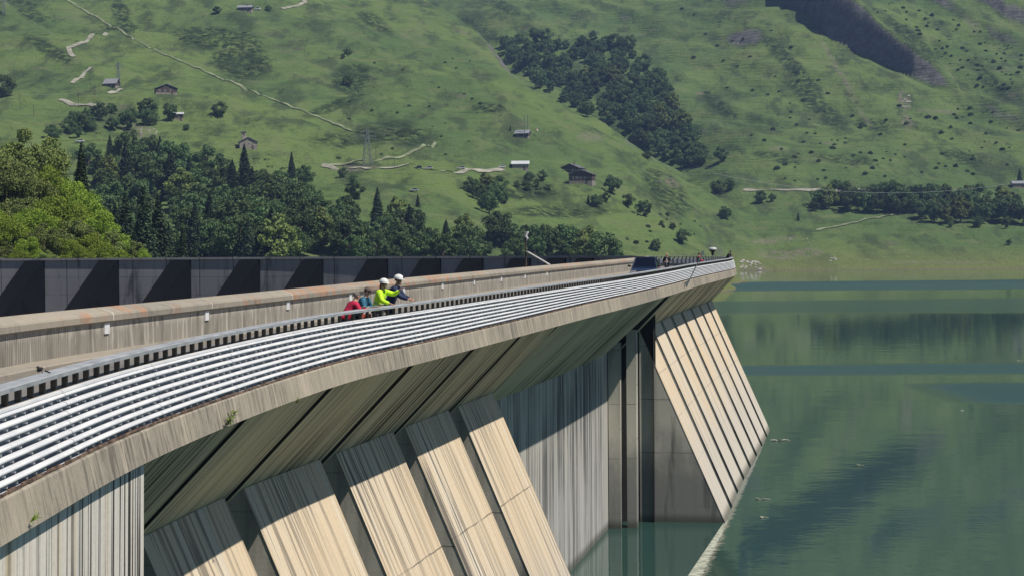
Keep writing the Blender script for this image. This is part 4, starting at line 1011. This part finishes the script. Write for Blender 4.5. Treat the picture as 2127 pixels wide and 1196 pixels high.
for (x, H) in ((1089.5, 14), (1096.5, 14)):
    p = hit(x, 288, 600); o = empty('mast', p); tag(o, 'left one of the two tall thin masts at the grey roofed hut' if x < 1092 else 'right one of the two tall thin masts at the grey roofed hut', 'mast')
    m_ = MB(); m_.tube([(0, 0, -.3), (0, 0, H)], .28, 6); m_.build('shaft', M['steel'], o)
    m_ = MB(); [m_.tube([(-.5, 0, z), (.5, 0, z+.3)], .07, 4) for z in (4, 7, 10, 13)]; m_.build('step_brackets', M['steel'], o)
def wire(a, b, sag, label, r_=.055, grp='overhead power lines'):
    m_ = MB(); n = 24; pts = []
    for i in range(n+1): t = i/n; pts.append(a.lerp(b, t)-Vector((0, 0, sag*4*t*(1-t))))
    m_.tube(pts, r_, 4); o = m_.build('power_line', M['wire']); tag(o, label, 'power line', grp)
M['wire'] = plain('aluminium_wire', (.42, .45, .44), .4, .2)
def pt_img(x, y, Y): return atY(x, y, Y)
t1 = py1[0]+Vector((0, 0, 15.6)); t2 = py2[0]+Vector((0, 0, 12)); t3 = py3[0]+Vector((0, 0, 11))
wire(t2, t1, 6, 'power line hanging between the two lattice pylons', .05)
wire(t3, t2, 4, 'power line from the pylon at the left edge to the barn pylon', .05)
wire(t1, atY(1480, 360, 1010), 10, 'power line running from the big pylon towards the ridge', .05)
wire(t1+Vector((4, 0, 2)), atY(1500, 345, 1010), 10, 'upper power line running from the big pylon towards the ridge', .05)
wire(atY(1480, 360, 1010), atY(2150, 372, 1150), 9, 'long power line crossing in front of the tree belt', .07)
if PT['a'] and PT['b']: wire(PT['a'], PT['b'], .6, 'slack line between two poles on the yellow field', .05)
p = hit(1113, 289, 600); o = empty('windsock', p); tag(o, 'tiny red and white windsock beside the hut with two masts', 'windsock')
m_ = MB(); m_.tube([(0, 0, 0), (0, 0, 4.4)], .06, 6); m_.build('pole', M['steel'], o)
M['red'] = plain('red_fabric', (.55, .03, .03), .7)
m_ = MB(); m_.tube([(0, 0, 4.4), (.5, 0, 4.1)], [.5, .42], 10, cap=False); so_ = m_.build('sock', M['red'], o)
m_ = MB(); m_.tube([(.5, 0, 4.1), (1.1, 0, 3.6), (1.4, 0, 3.1)], [.42, .34, .25], 10, cap=False); m_.build('white_band', M['white'], so_)

# ------------------------------------------------------------------ cars
M['glass'] = plain('car_glass', (.006, .009, .02), .12, spec=.2, var=0); M['tyre'] = plain('tyre_rubber', (.02, .02, .02), .8); M['rimm'] = plain('alloy_rim', (.5, .5, .52), .3, .6)
M['lamp'] = plain('headlight_lens', (.85, .86, .88), .12, .3); M['plate'] = plain('number_plate', (.8, .8, .78), .5); M['blackp'] = plain('black_plastic', (.02, .02, .022), .5)
def paint(name, c):
    m_ = plain(name, c, .28, .25, .03); m_.node_tree.nodes['Principled BSDF'].inputs['Coat Weight'].default_value = .6; return m_
def car(p, yaw, body, label, suv=True, L=4.5, W=1.84, H=1.64, name='car'):
    o = empty(name, p, yaw); tag(o, label, 'car')       # local +y is the front
    hw = W/2; bz = .28; belt = H*.60
    st = [(-L/2, .50, .90, .80), (-L/2+.12, .34, belt, .93), (-L*.30, bz, belt+.02, 1), (0, bz, belt, 1), (L*.20, bz, belt-.02, 1), (L*.36, bz, belt-.12, .98), (L/2-.14, .30, belt-.24, .90), (L/2, .42, belt-.42, .74)]
    m_ = MB(); rings = []
    for (y, z0, z1, k) in st:
        w_ = hw*k; rings.append([Vector(q) for q in ((-w_*.9, y, z0), (-w_, y, z0+.14), (-w_*1.0, y, (z0+z1)/2+.06), (-w_*.93, y, z1-.05), (-w_*.78, y, z1), (w_*.78, y, z1), (w_*.93, y, z1-.05), (w_, y, (z0+z1)/2+.06), (w_, y, z0+.14), (w_*.9, y, z0))])
    for a, b in zip(rings[:-1], rings[1:]):
        for i in range(10): j = (i+1) % 10; m_.quad([a[i], b[i], b[j], a[j]])
    m_.quad(rings[0]); m_.quad(rings[-1][::-1]); bo = m_.build('body', body, o)
    # cabin: glass house plus painted roof and pillars
    c = MB(); lo = [(-L*.43, .80), (-L*.43, -.80), (L*.19, -.82), (L*.19, .82)]; hi = [(-L*.36, .60), (-L*.36, -.60), (L*.02, -.64), (L*.02, .64)]
    A = [Vector((b*W/1.84, a, belt-.03)) for a, b in lo]; B = [Vector((b*W/1.84, a, H-.07)) for a, b in hi]
    for i in range(4): j = (i+1) % 4; c.quad([A[i], A[j], B[j], B[i]])
    c.build('windows', M['glass'], o)
    r_ = MB(); RT = [Vector((v.x*1.03, v.y*1.02, H-.07)) for v in B]; RU = [Vector((v.x*.9, v.y*.95, H)) for v in B]
    for i in range(4): j = (i+1) % 4; r_.quad([RT[i], RT[j], RU[j], RU[i]])
    r_.quad(RU[::-1]); [r_.tube([A[i]*1.0, RT[i]], .045, 5) for i in range(4)]; r_.build('roof', body, o)
    for sx in (-1, 1):
        for yy in (-L*.30, L*.31):
            t_ = MB(); t_.tube([(sx*(hw-.21), yy, .34), (sx*(hw+.005), yy, .34)], .34, 18); wo_ = t_.build('wheel', M['tyre'], o)
            t_ = MB(); t_.tube([(sx*(hw-.02), yy, .34), (sx*(hw+.012), yy, .34)], .22, 14); t_.build('rim', M['rimm'], wo_)
        h = MB(); h.box((sx*(hw-.28), L/2-.10, belt-.32), (.42, .14, .15), rz=-sx*.35); h.build('headlight', M['lamp'], o)
        h = MB(); h.ell((sx*(hw+.12), L*.155, belt+.06), (.13, .07, .085), 10, 6); h.box((sx*(hw+.01), L*.155, belt+.02), (.16, .05, .04)); h.build('mirror', M['blackp'], o)
    g = MB(); g.box((0, L/2-.01, .62), (1.0, .05, .20)); g.box((0, L/2-.03, .36), (1.3, .08, .12)); g.build('grille', M['blackp'], o)
    g = MB(); g.box((0, L/2+.03, .52), (.50, .02, .11)); g.build('number_plate', M['plate'], o)
    return o
M['navy'] = paint('navy_paint', (.012, .022, .06)); M['cwhite'] = paint('white_car_paint', (.75, .75, .75)); M['cdark'] = paint('dark_grey_car_paint', (.04, .04, .05)); M['csilver'] = paint('silver_car_paint', (.45, .46, .48))
blue = car(atY(1343, 1000, 139).xy.to_3d()+Vector((0, 0, -2.855)), 0, M['navy'], 'dark blue SUV driving towards us along the dam roadway')
blue.rotation_euler = (0, 0, math.pi+R(-9))
M['seatm'] = plain('beige_seat', (.16, .14, .11), .9)
def cseat(o):
    pass
for (x, y, yw, mt, lab) in [(868, 353.5, 92, 'cdark', 'dark car parked first on the meadow road'), (890, 353.5, 88, 'csilver', 'beige-grey car parked behind the dark one on the meadow road'), (957, 355, 95, 'csilver', 'silver car on the right part of the meadow road'),
                            (860, 401, 80, 'csilver', 'light car alone on the lower meadow track'), (166, 299, 85, 'cwhite', 'white car by the dark bank under the knoll'), (1042, 353, 90, 'cwhite', 'white car at the end of the meadow road beside the hut')]:
    p = hit(x, y, 600)
    car(p+Vector((0, 0, .35)), R(yw), M[mt], lab)
p = hit(535, 22, 600)
o = car(p+Vector((0, 0, .2)), R(75), M['cwhite'], 'white van parked at the right end of the topmost farmhouse', L=5, W=2.0, H=2.3); o['category'] = 'van'

# ------------------------------------------------------------------ people
def skin(name, verts, edges, radii, mat, parent, sub=1):
    me = bpy.data.meshes.new(name); me.from_pydata([tuple(v) for v in verts], edges, []); o = bpy.data.objects.new(name, me); COL.objects.link(o)
    md = o.modifiers.new('s', 'SKIN'); md.use_smooth_shade = True; md.branch_smoothing = .3
    for i, r_ in enumerate(radii):
        rr = r_ if hasattr(r_, '__len__') else (r_, r_); me.skin_vertices[0].data[i].radius = rr; me.skin_vertices[0].data[i].use_root = (i == 0)
    if sub: o.modifiers.new('u', 'SUBSURF').levels = sub; o.modifiers['u'].render_levels = sub
    bpy.context.view_layer.update(); dg = bpy.context.evaluated_depsgraph_get(); m2 = bpy.data.meshes.new_from_object(o.evaluated_get(dg)); bpy.data.objects.remove(o)
    m2.materials.clear(); m2.materials.append(mat); m2.polygons.foreach_set('use_smooth', [True]*len(m2.polygons))
    return link(name, m2, parent)
M['skin'] = plain('skin', (.45, .26, .18), .6, var=.06); M['hair'] = plain('dark_hair', (.035, .025, .02), .8); M['greyhair'] = plain('greying_hair', (.16, .14, .125), .9, var=.3, scale=40)
M['hiviz'] = plain('hi_vis_yellow', (.52, .85, .02), .7, scale=6, var=.15); M['reflect'] = plain('grey_reflective_tape', (.42, .44, .44), .4); M['rednj'] = plain('crimson_jacket', (.42, .005, .045), .75, scale=8, var=.25)
M['teal'] = plain('teal_shirt', (.02, .12, .19), .8, scale=8, var=.25); M['navyj'] = plain('navy_jacket', (.012, .025, .08), .8, scale=8, var=.3); M['helmet'] = plain('white_helmet_shell', (.74, .75, .75), .3, var=.04); M['black'] = plain('black_cloth', (.02, .02, .025), .8)
M['trous'] = plain('dark_trousers', (.035, .04, .055), .9); M['cap'] = plain('brown_cap_cloth', (.12, .09, .08), .9); M['salmon'] = plain('salmon_cloth', (.75, .14, .10), .8); M['greyt'] = plain('grey_shirt', (.30, .31, .34), .8); M['strap'] = plain('dark_strap', (.02, .02, .025), .7)
def person(loc, yaw, label, top, legs=None, lean=0.0, crouch=0.0, hands=None, H=1.75, head='hair', hairm=None, bare=False, twist=0, headdown=0.0):
    """local +y forward; lean = forward shift of the chest in metres; hands = ((x,y,z) left, (x,y,z) right)"""
    o = empty('person', loc, yaw, H/1.75); tag(o, label, 'person'); legs = legs or M['trous']
    pel = Vector((0, -.22*min(1, lean*1.2), .93-crouch)); ang = math.asin(min(.93, lean/.62)); up = Vector((0, math.sin(ang), math.cos(ang)))
    sp1 = pel+up*.16; sp2 = pel+up*.34; ch = pel+up*.46; nk = pel+up*.60+Vector((0, .0, .01)); hu = Vector((0, math.sin(ang*.35+headdown), math.cos(ang*.35+headdown)))
    hb = nk+hu*.06+Vector((0, .015, 0)); hd = nk+hu*.145+Vector((0, .03, 0)); ht = hd+hu*.095
    V = [pel, sp1, sp2, ch, nk, hb, hd, ht]; E = [(0, 1), (1, 2), (2, 3), (3, 4), (4, 5), (5, 6), (6, 7)]; Rd = [(.15, .12), (.145, .115), (.16, .12), (.155, .115), .055, .065, (.078, .095), (.06, .07)]
    J = MB(); jv = [pel-up*.06, pel+up*.02, sp1, sp2, ch, ch+up*.09]; je = [(0, 1), (1, 2), (2, 3), (3, 4), (4, 5)]; jr = [(.20, .17), (.195, .165), (.19, .16), (.20, .165), (.185, .14), (.085, .08)]
    cuffs = []
    for k, sx in enumerate((-1, 1)):
        sh = ch+Vector((sx*.17, 0, 0))+up*.05; h = Vector(hands[k]) if hands else Vector((sx*.25, .08, .80-crouch)); d = h-sh; L1, L2 = .29, .26
        if d.length > .54: h = sh+d.normalized()*.54; d = h-sh
        a = (L1*L1-L2*L2+d.length**2)/(2*d.length); hh = math.sqrt(max(0, L1*L1-a*a)); side = Vector((sx*.55, -.35, -.75)); side = (side-d.normalized()*side.dot(d.normalized())).normalized()
        el = sh+d.normalized()*a+side*hh; i = len(V); V += [sh, el, h]; E += [(3, i), (i, i+1), (i+1, i+2)]; Rd += [.062, .045, .028]
        n_ = len(jv); fa = (h-el).normalized(); cuff = h-fa*.02; jv += [sh+up*.02, el, cuff]; je += [(4, n_), (n_, n_+1), (n_+1, n_+2)]; jr += [.098, .076, .056]; cuffs.append((h, fa, sx))
        # palm and five fingers
        lat = fa.cross(Vector((0, 0, 1))).normalized(); pm = h+fa*.055; V.append(pm); E.append((i+2, len(V)-1)); Rd.append((.036, .02)); pi_ = len(V)-1
        for f_, (o_, L_) in enumerate(((-.030, .062), (-.010, .072), (.010, .068), (.028, .055))):
            b = h+fa*.088+lat*o_*sx; m1 = b+fa*L_*.55-Vector((0, 0, .008)); m2 = m1+fa*L_*.4-Vector((0, 0, .018)); q = len(V); V += [b, m1, m2]; E += [(pi_, q), (q, q+1), (q+1, q+2)]; Rd += [.0095, .0088, .0075]
        b = h+fa*.03-lat*.034*sx; q = len(V); V += [b, b+fa*.035-lat*.022*sx, b+fa*.06-lat*.028*sx]; E += [(i+2, q), (q, q+1), (q+1, q+2)]; Rd += [.011, .010, .008]
    tv = [pel+up*.02]; te = []; tr = [(.165, .14)]
    for sx in (-1, 1):
        hip = pel+Vector((sx*.09, 0, -.08)); kn = Vector((sx*.11, .04+crouch*.9, .49-crouch*.45)); an = Vector((sx*.12, -.02, .09)); i = len(V)
        V += [hip, kn, an, an+Vector((sx*.01, .13, -.05))]; E += [(0, i), (i, i+1), (i+1, i+2), (i+2, i+3)]; Rd += [.085, .056, .04, .035]
        n_ = len(tv); tv += [hip, kn, an+Vector((0, 0, .02))]; te += [(0, n_), (n_, n_+1), (n_+1, n_+2)]; tr += [.102, .075, .062]
        s_ = MB(); s_.ell((an.x, an.y+.06, .045), (.052, .145, .05), 12, 8); s_.box((an.x, an.y+.06, .012), (.09, .27, .022)); s_.build('shoe', M['black'], o, True)
    # face: brow, nose and chin grow out of the head
    fw = Vector((0, math.cos(ang*.35+headdown), -math.sin(ang*.35+headdown))); i = len(V); V += [hd+fw*.085-hu*.025, hd+fw*.07-hu*.075]; E += [(6, i), (6, i+1)]; Rd += [.016, .032]
    skin('body', V, E, Rd, M['skin'], o, 1)
    skin('trousers', tv, te, tr, legs, o, 1); jk = skin('jacket', jv, je, jr, top, o, 1)
    f_ = MB(); [f_.ell(tuple(hd+fw*.088+Vector((sx*.032, 0, 0))+hu*.008), (.012, .008, .008), 8, 5) for sx in (-1, 1)]; f_.build('eyes', M['hair'], o, True)
    f_ = MB(); [f_.ell(tuple(hd+Vector((sx*.078, -.005, -.015))), (.012, .024, .034), 8, 6) for sx in (-1, 1)]; f_.build('ears', M['skin'], o, True)
    Mh = Matrix.Translation(hd) @ Matrix.Rotation(-(ang*.35+headdown), 4, 'X')
    hm = MB(); hm.ell((0, -.022, .018), (.086, .098, .102), 16, 8, zmin=-.5 if head != 'bald' else -.1, M=Mh)
    hr = hm.build('hair', hairm or M['hair'], o, True)
    if head == 'helmet':
        h_ = MB(); h_.ell((0, -.005, .045), (.122, .142, .118), 20, 9, zmin=-.12, M=Mh); he = h_.build('helmet', M['helmet'], o, True)
        b_ = MB(); b_.ell((0, .02, .032), (.128, .165, .014), 20, 6, M=Mh); b_.build('brim', M['helmet'], he, True)
        b_ = MB(); b_.ell((0, -.008, .052), (.1235, .1435, .028), 20, 6, M=Mh); b_.build('dark_band', M['strap'], he, True)
        b_ = MB(); [b_.tube([Mh @ Vector((sx*.105, .0, .02)), Mh @ Vector((sx*.085, .03, -.06)), Mh @ Vector((sx*.02, .06, -.125))], .009, 5) for sx in (-1, 1)]; b_.build('chin_strap', M['strap'], he)
    if head == 'cap':
        h_ = MB(); h_.ell((0, -.008, .03), (.098, .112, .10), 18, 8, zmin=-.05, M=Mh); he = h_.build('cap', M['cap'], o, True)
        b_ = MB(); b_.ell((0, .115, .03), (.075, .085, .014), 14, 6, M=Mh); b_.build('peak', M['cap'], he, True)
    return o, jk, (pel, up, ch, hd)
ROADZ = -2.858
def by_rail(px_, back, extra=0):
    best = min(np.linspace(UP.sY(35), UP.sY(199), 4000), key=lambda q: abs(CX+FPX*UP.at(q, -back).x/UP.at(q, -back).y-px_))
    return UP.at(best, -back, ROADZ), UP.ang(best)-math.pi/2-math.pi/2+math.pi/2, best
def face(q, off=0.0):   # yaw that makes local +y look out over the rail
    return UP.ang(q)-math.pi+R(off)
p, _, q = by_rail(720, .60)
person(p, face(q, 38), 'person in a crimson jacket with dark greying hair leaning on the rail, seen from behind', M['rednj'], lean=.36, hands=((-.18, .50, 1.10), (.24, .50, 1.10)), H=1.70, head='hair', hairm=M['greyhair'], crouch=.12)
b_ = MB(); b_.box((0, 0, 0), (.24, .06, .3)); b_.box((.02, .01, -.18), (.16, .05, .12)); o = b_.build('cloth', M['salmon']); o.location = UP.at(q+1.1, -.36, -2.12); tag(o, 'salmon pink cloth hanging just inside the rail between the crimson and teal visitors', 'cloth')
p, _, q = by_rail(746, .60)
person(p, face(q, -4), 'person in a dark teal shirt and brown peaked cap leaning at the rail', M['teal'], lean=.30, hands=((-.20, .48, 1.10), (.22, .50, 1.10)), H=1.72, head='cap', crouch=.08)
p, _, q = by_rail(786, .58)
o, jk, (pel, up, ch, hd) = person(p, face(q, -14), 'person in a bright yellow hi-vis jacket and white helmet pointing over the lake', M['hiviz'], lean=.20, hands=((-.16, .60, 1.47), (.20, .50, 1.10)), H=1.76, head='helmet')
m_ = MB(); c = pel+up*.20; Mx = Matrix.Translation(c) @ Matrix.Rotation(-math.atan2(up.y, up.z), 4, 'X')
m_.ell((0, 0, 0), (.187, .153, .035), 20, 6, M=Mx); m_.build('reflective_band', M['reflect'], jk, True)
hb = MB(); hb.ell(tuple(hd+Vector((0, -.09, -.12))), (.055, .05, .16), 12, 8); hb.build('long_hair', M['hair'], o, True)
p, _, q = by_rail(812, .70)
o, jk, (pel, up, ch, hd) = person(p, face(q, -6), 'tall person in a navy jacket and white helmet with head lamp, behind the pointing one', M['navyj'], lean=.26, hands=((-.06, .55, 1.12), (.12, .58, 1.10)), H=1.86, head='helmet')
m_ = MB(); m_.box(tuple(hd+Vector((0, .15, .07))), (.05, .04, .04)); m_.build('head_lamp', M['blackp'], o)
# far visitors
p = atY(1388, 1000, 152).xy.to_3d()+Vector((0, 0, ROADZ)); po, _, (pel, up, ch, hd) = person(p, R(165), 'person standing right of the blue car in an open dark jacket over a pale shirt', M['black'], lean=.05, hands=((-.12, .20, 1.15), (.12, .22, 1.15)), H=1.76, head='bald', hairm=M['skin'])
m_ = MB(); m_.ell((0, .085, 1.12), (.10, .10, .34), 12, 8); m_.build('shirt_front', M['greyt'], po, True)
p, _, q = by_rail(1451, .6); person(p, face(q, 10), 'small person in a red top at the rail beside the tilted gauge pole', M['rednj'], lean=.08, hands=((-.2, .42, 1.10), (.2, .42, 1.10)), H=1.74)
p, _, q = by_rail(1514, .55); person(p, face(q, -20), 'person in dark clothes leaning on the rail at the far bend', M['black'], lean=.34, hands=((-.2, .5, 1.12), (.2, .5, 1.12)), H=1.8, head='cap')
b, _, q = by_rail(1442, .5); m_ = MB(); m_.ell((0, 0, 0), (.17, .13, .22), 14, 9); m_.ell((0, -.10, -.05), (.12, .08, .12), 12, 7); m_.box((0, 0, .23), (.10, .03, .06)); o = m_.build('rucksack', M['black'], smooth=True); o.location = UP.at(q, -.12, -1.60); tag(o, 'black rucksack set on the rail left of the red dressed visitor', 'rucksack')

# ------------------------------------------------------------------ things on the crest
b, _, q = by_rail(1427, -.48); o = empty('gauge_pole'); tag(o, 'grey tilted pole with square blade on top and pointed foot against the cladding', 'pole')
D0 = b.y; A = atY(1427, 592, D0); B = atY(1462, 520, D0)
m_ = MB(); m_.tube([A, B], .036, 6); m_.build('shaft', M['steel'], o)
m_ = MB(); P = [atY(*c_, D0) for c_ in ((1421, 587), (1433, 580), (1426, 598))]; P2 = [v+Vector((.02, .12, 0)) for v in P]; m_.quad(P); m_.quad(P2[::-1]); [m_.quad([P[i], P2[i], P2[(i+1) % 3], P[(i+1) % 3]]) for i in range(3)]; m_.build('pointed_foot', M['steel'], o)
m_ = MB(); P = [atY(*c_, D0) for c_ in ((1456, 530), (1457, 521), (1463, 525), (1462, 531))]; P2 = [v+Vector((.02, .06, 0)) for v in P]; m_.quad(P); m_.quad(P2[::-1]); [m_.quad([P[i], P2[i], P2[(i+1) % 4], P[(i+1) % 4]]) for i in range(4)]; m_.build('blade', M['steel'], o)
best = min(np.linspace(UP.sY(190), UP.L-40, 3000), key=lambda q: abs(CX+FPX*UP.at(q, -1).x/UP.at(q, -1).y-1473)+(0 if UP.at(q).y > 205 else 99))
lp = UP.at(best, -.6, ROADZ); o = empty('lamp_post', lp); tag(o, 'mushroom shaped lamp on a thin post at the far bend of the roadway', 'lamp'); lz = atY(1473, 518, lp.y).z-lp.z
m_ = MB(); m_.tube([(0, 0, 0), (0, 0, lz-.5)], .05, 8); m_.build('post', M['steel'], o)
m_ = MB(); m_.lathe([(.12, -.62), (.16, -.30), (.42, -.05), (.30, .0)], (0, 0, lz), 18); lh = m_.build('lamp_shade', M['blackp'], o, True)
m_ = MB(); m_.lathe([(.43, -.04), (.42, .10), (.25, .20), (.01, .22)], (0, 0, lz), 18); m_.build('lamp_cover', M['reflect'], lh, True)
# windsock mast and white barrier arm behind the parapet
q = min(np.linspace(DN.sY(90), DN.sY(165), 2000), key=lambda q: abs(CX+FPX*DN.at(q, -1.2).x/DN.at(q, -1.2).y-1093)); mp = DN.at(q, -1.2, -3.0)
o = empty('windsock_mast', mp); tag(o, 'thin rusty mast with a limp white windsock behind the parapet', 'windsock')
zt = atY(1093, 482, mp.y).z-mp.z; m_ = MB(); m_.tube([(0, 0, -.5), (0, 0, zt)], [.07, .045], 8); m_.build('mast', M['wood'], o)
m_ = MB(); m_.tube([(.05, 0, zt), (.05, 0, zt-.02), (-.02, 0, zt-.25), (.10, 0, zt-.42), (.08, 0, zt-.55)], [.16, .15, .10, .08, .03], 10); m_.build('sock', M['white'], o, True)
o = empty('barrier'); tag(o, 'white tilted boom reaching down to the parapet from the windsock mast', 'barrier'); A = atY(1097, 524, mp.y-.1); q2 = min(np.linspace(DN.sY(100), DN.sY(165), 2000), key=lambda q: abs(CX+FPX*DN.at(q, -.4).x/DN.at(q, -.4).y-1140)); B = DN.at(q2, -.35, -1.60)
m_ = MB(); m_.tube([A, B], .055, 8); m_.build('boom', M['white'], o); m_ = MB(); m_.tube([A-Vector((.12, 0, 0)), A], .08, 8); m_.build('pivot', M['steel'], o)
# bird on the near rail
bs = min(np.linspace(UP.sY(20), UP.sY(35), 2000), key=lambda q: abs(CX+FPX*UP.at(q, -.2).x/UP.at(q, -.2).y-85)); bp = UP.at(bs, -.2, -1.80)
m_ = MB(); Mr = Matrix.Rotation(R(-28), 4, 'Y'); m_.ell((0, 0, .065), (.05, .028, .03), 12, 8, M=Mr); m_.ell((-.055, 0, .085), (.022, .02, .021), 10, 7); m_.tube([(-.075, 0, .085), (-.095, 0, .082)], [.006, .001], 5); m_.tube([(.04, 0, .04), (.10, 0, .015), (.12, 0, .012)], [.014, .011, .006], 6)
[m_.tube([(0, sy*.01, .04), (.0, sy*.012, 0)], .003, 4) for sy in (-1, 1)]
o = m_.build('bird', M['black'], smooth=True); o.location = bp+Vector((0, 0, .0)); tag(o, 'small black bird perched on the near end of the handrail', 'bird')
# pale posts on the inner side of the far balustrade
q = UP.sY(199)+1; m_ = MB()
while q < UP.L-60:
    m_.box(UP.at(q, -.33, -2.30), (.34, .10, .55), UP.ang(q)); q += .75
o = m_.build('inner_posts', M['white'], dam); o['kind'] = 'stuff'
# weeds growing from the fascia
def weed(px_, zz, n, h, mat, lab):
    q = min(np.linspace(8, UP.sY(70), 3000), key=lambda q: abs(CX+FPX*UP.at(q, .36).x/UP.at(q, .36).y-px_)); p = UP.at(q, .36, zz); m_ = MB()
    for k in range(n):
        d = Vector((random.uniform(.2, 1), random.uniform(-1, 1), random.uniform(.2, 1.4))).normalized()*h*random.uniform(.5, 1.1); b = p+Vector((0, random.uniform(-.05, .05), 0)); m_.tube([b, b+d*.6, b+d+Vector((0, 0, -h*.25))], [.006, .005, .002], 4)
        t = b+d*.8; n_ = Vector((random.uniform(-1, 1), random.uniform(-1, 1), random.uniform(0, 1))).normalized()*h*.16; m_.quad([t, t+n_.cross(d).normalized()*h*.08, t+n_, t-n_.cross(d).normalized()*h*.08])
    o = m_.build('weed', mat); tag(o, lab, 'weed')
weed(466, -3.5, 26, .42, M['leaf_olive'], 'straw coloured tuft of grass hanging from the lower edge of the fascia'); weed(58, -3.45, 12, .16, M['leaf_bright'], 'small green plant rooted in the near fascia'); weed(612, -3.6, 14, .2, M['leaf_olive'], 'dry tuft under the fascia above the second slot')

# ------------------------------------------------------------------ water line scum, driftwood
M['foam'] = plain('pale_pollen_scum', (.32, .34, .28), .9, scale=2, var=.35)
Vf = []; n = 420; Ff = []
for i in range(n):
    t = i/n; a = Vector((13.6+(9.0-13.6)*t*1.35, 127.2+(104.5-127.2)*t*1.35, WATER+.012)); w_ = .10+.55*t+.5*random.random()*t+.12*random.random()
    b = a+Vector((w_*.98, -w_*.15+random.uniform(-.05, .05), 0)); Vf += [a-Vector((.06, 0, 0)), b]
for i in range(n-1): Ff.append((2*i, 2*i+1, 2*i+3, 2*i+2))
o = link('scum_line', np_mesh('scum_line', [tuple(v) for v in Vf], Ff, M['foam'])); tag(o, 'pale line of floating pollen scum reaching from the last slab foot', 'scum', kind='stuff')
def drift(x, y, n, L, lab, nm='driftwood'):
    p = atZ(x, y, WATER); m_ = MB(); L *= .75
    for k in range(n):
        a = p+Vector((random.uniform(-.02, .02), random.uniform(-.02, .02), .01)); d = Vector((random.uniform(-1, 1), random.uniform(-.5, .5), random.uniform(0, .05))).normalized()*L*random.uniform(.3, 1); m_.tube([a, a+d*.5+Vector((0, 0, .05)), a+d], [.05, .04, .02], 5)
    o = m_.build(nm, M['foam']); tag(o, lab, 'driftwood')
drift(1617, 915, 9, 1.6, 'branchy pale driftwood floating beside the slab feet'); drift(1577, 1037, 3, 1.1, 'single pale floating stick near the slab corner'); drift(1580, 1075, 4, .7, 'tiny bits of driftwood below the floating stick')
drift(1786, 967, 3, .6, 'speck of driftwood over the dark reflection'); drift(1998, 853, 2, .6, 'speck of driftwood near the blue ruffled water'); drift(2118, 748, 2, .8, 'speck of driftwood at the right edge')
# boulders and debris on the shore
M['rock'] = plain('pale_limestone', (.36, .34, .31), .95, scale=.8, var=.3)
def rocks(x, y, n, rx, ry, smin, smax, lab, Y0=600, grp=None, mat='rock'):
    for k in range(n):
        p = hit(x+random.uniform(-rx, rx), y+random.uniform(-ry, ry), Y0)
        if p is None: continue
        m_ = MB(); s = random.uniform(smin, smax); m_.ell((0, 0, 0), (s, s*.8, s*.6), 8, 5)
        m_.v = [(a*random.uniform(.75, 1.2), b*random.uniform(.75, 1.2), c*random.uniform(.7, 1.2)) for a, b, c in m_.v]
        o = m_.build('boulder', M[mat]); o.location = p; tag(o, lab, 'boulder', grp)
rocks(1560, 552, 22, 22, 8, .6, 1.7, 'grey boulder in the heap on the shore just right of the dam end', 1050, 'boulders at the dam end')
rocks(1882, 214, 14, 9, 14, .5, 1.6, 'pale boulder of the small scree below the cliff', 1400, 'scree boulders')
rocks(1735, 540, 5, 10, 3, .6, 1.2, 'dark boulder on the flat shore meadow', 1050, 'boulders on the shore meadow'); rocks(1650, 498, 8, 40, 8, .3, .8, 'pale stone on the slope above the shore', 1050, 'stones above the shore')
rocks(300, 275, 12, 30, 8, .4, 1.1, 'stone of the eroded bank under the knoll', 700, 'stones of the eroded bank')

# ------------------------------------------------------------------ haze
hz = MB(); hz.box((0, 1300, 262), (5200, 3500, 660)); hm_ = bpy.data.materials.new('valley_haze'); hm_.use_nodes = True; n_ = hm_.node_tree.nodes; n_.remove(n_['Principled BSDF'])
pv = n_.new('ShaderNodeVolumePrincipled'); pv.inputs['Color'].default_value = (.36, .53, 1, 1); pv.inputs['Density'].default_value = .00009; pv.inputs['Anisotropy'].default_value = .1
hm_.node_tree.links.new(pv.outputs[0], n_['Material Output'].inputs['Volume'])
ho = hz.build('haze', hm_); ho['kind'] = 'stuff'
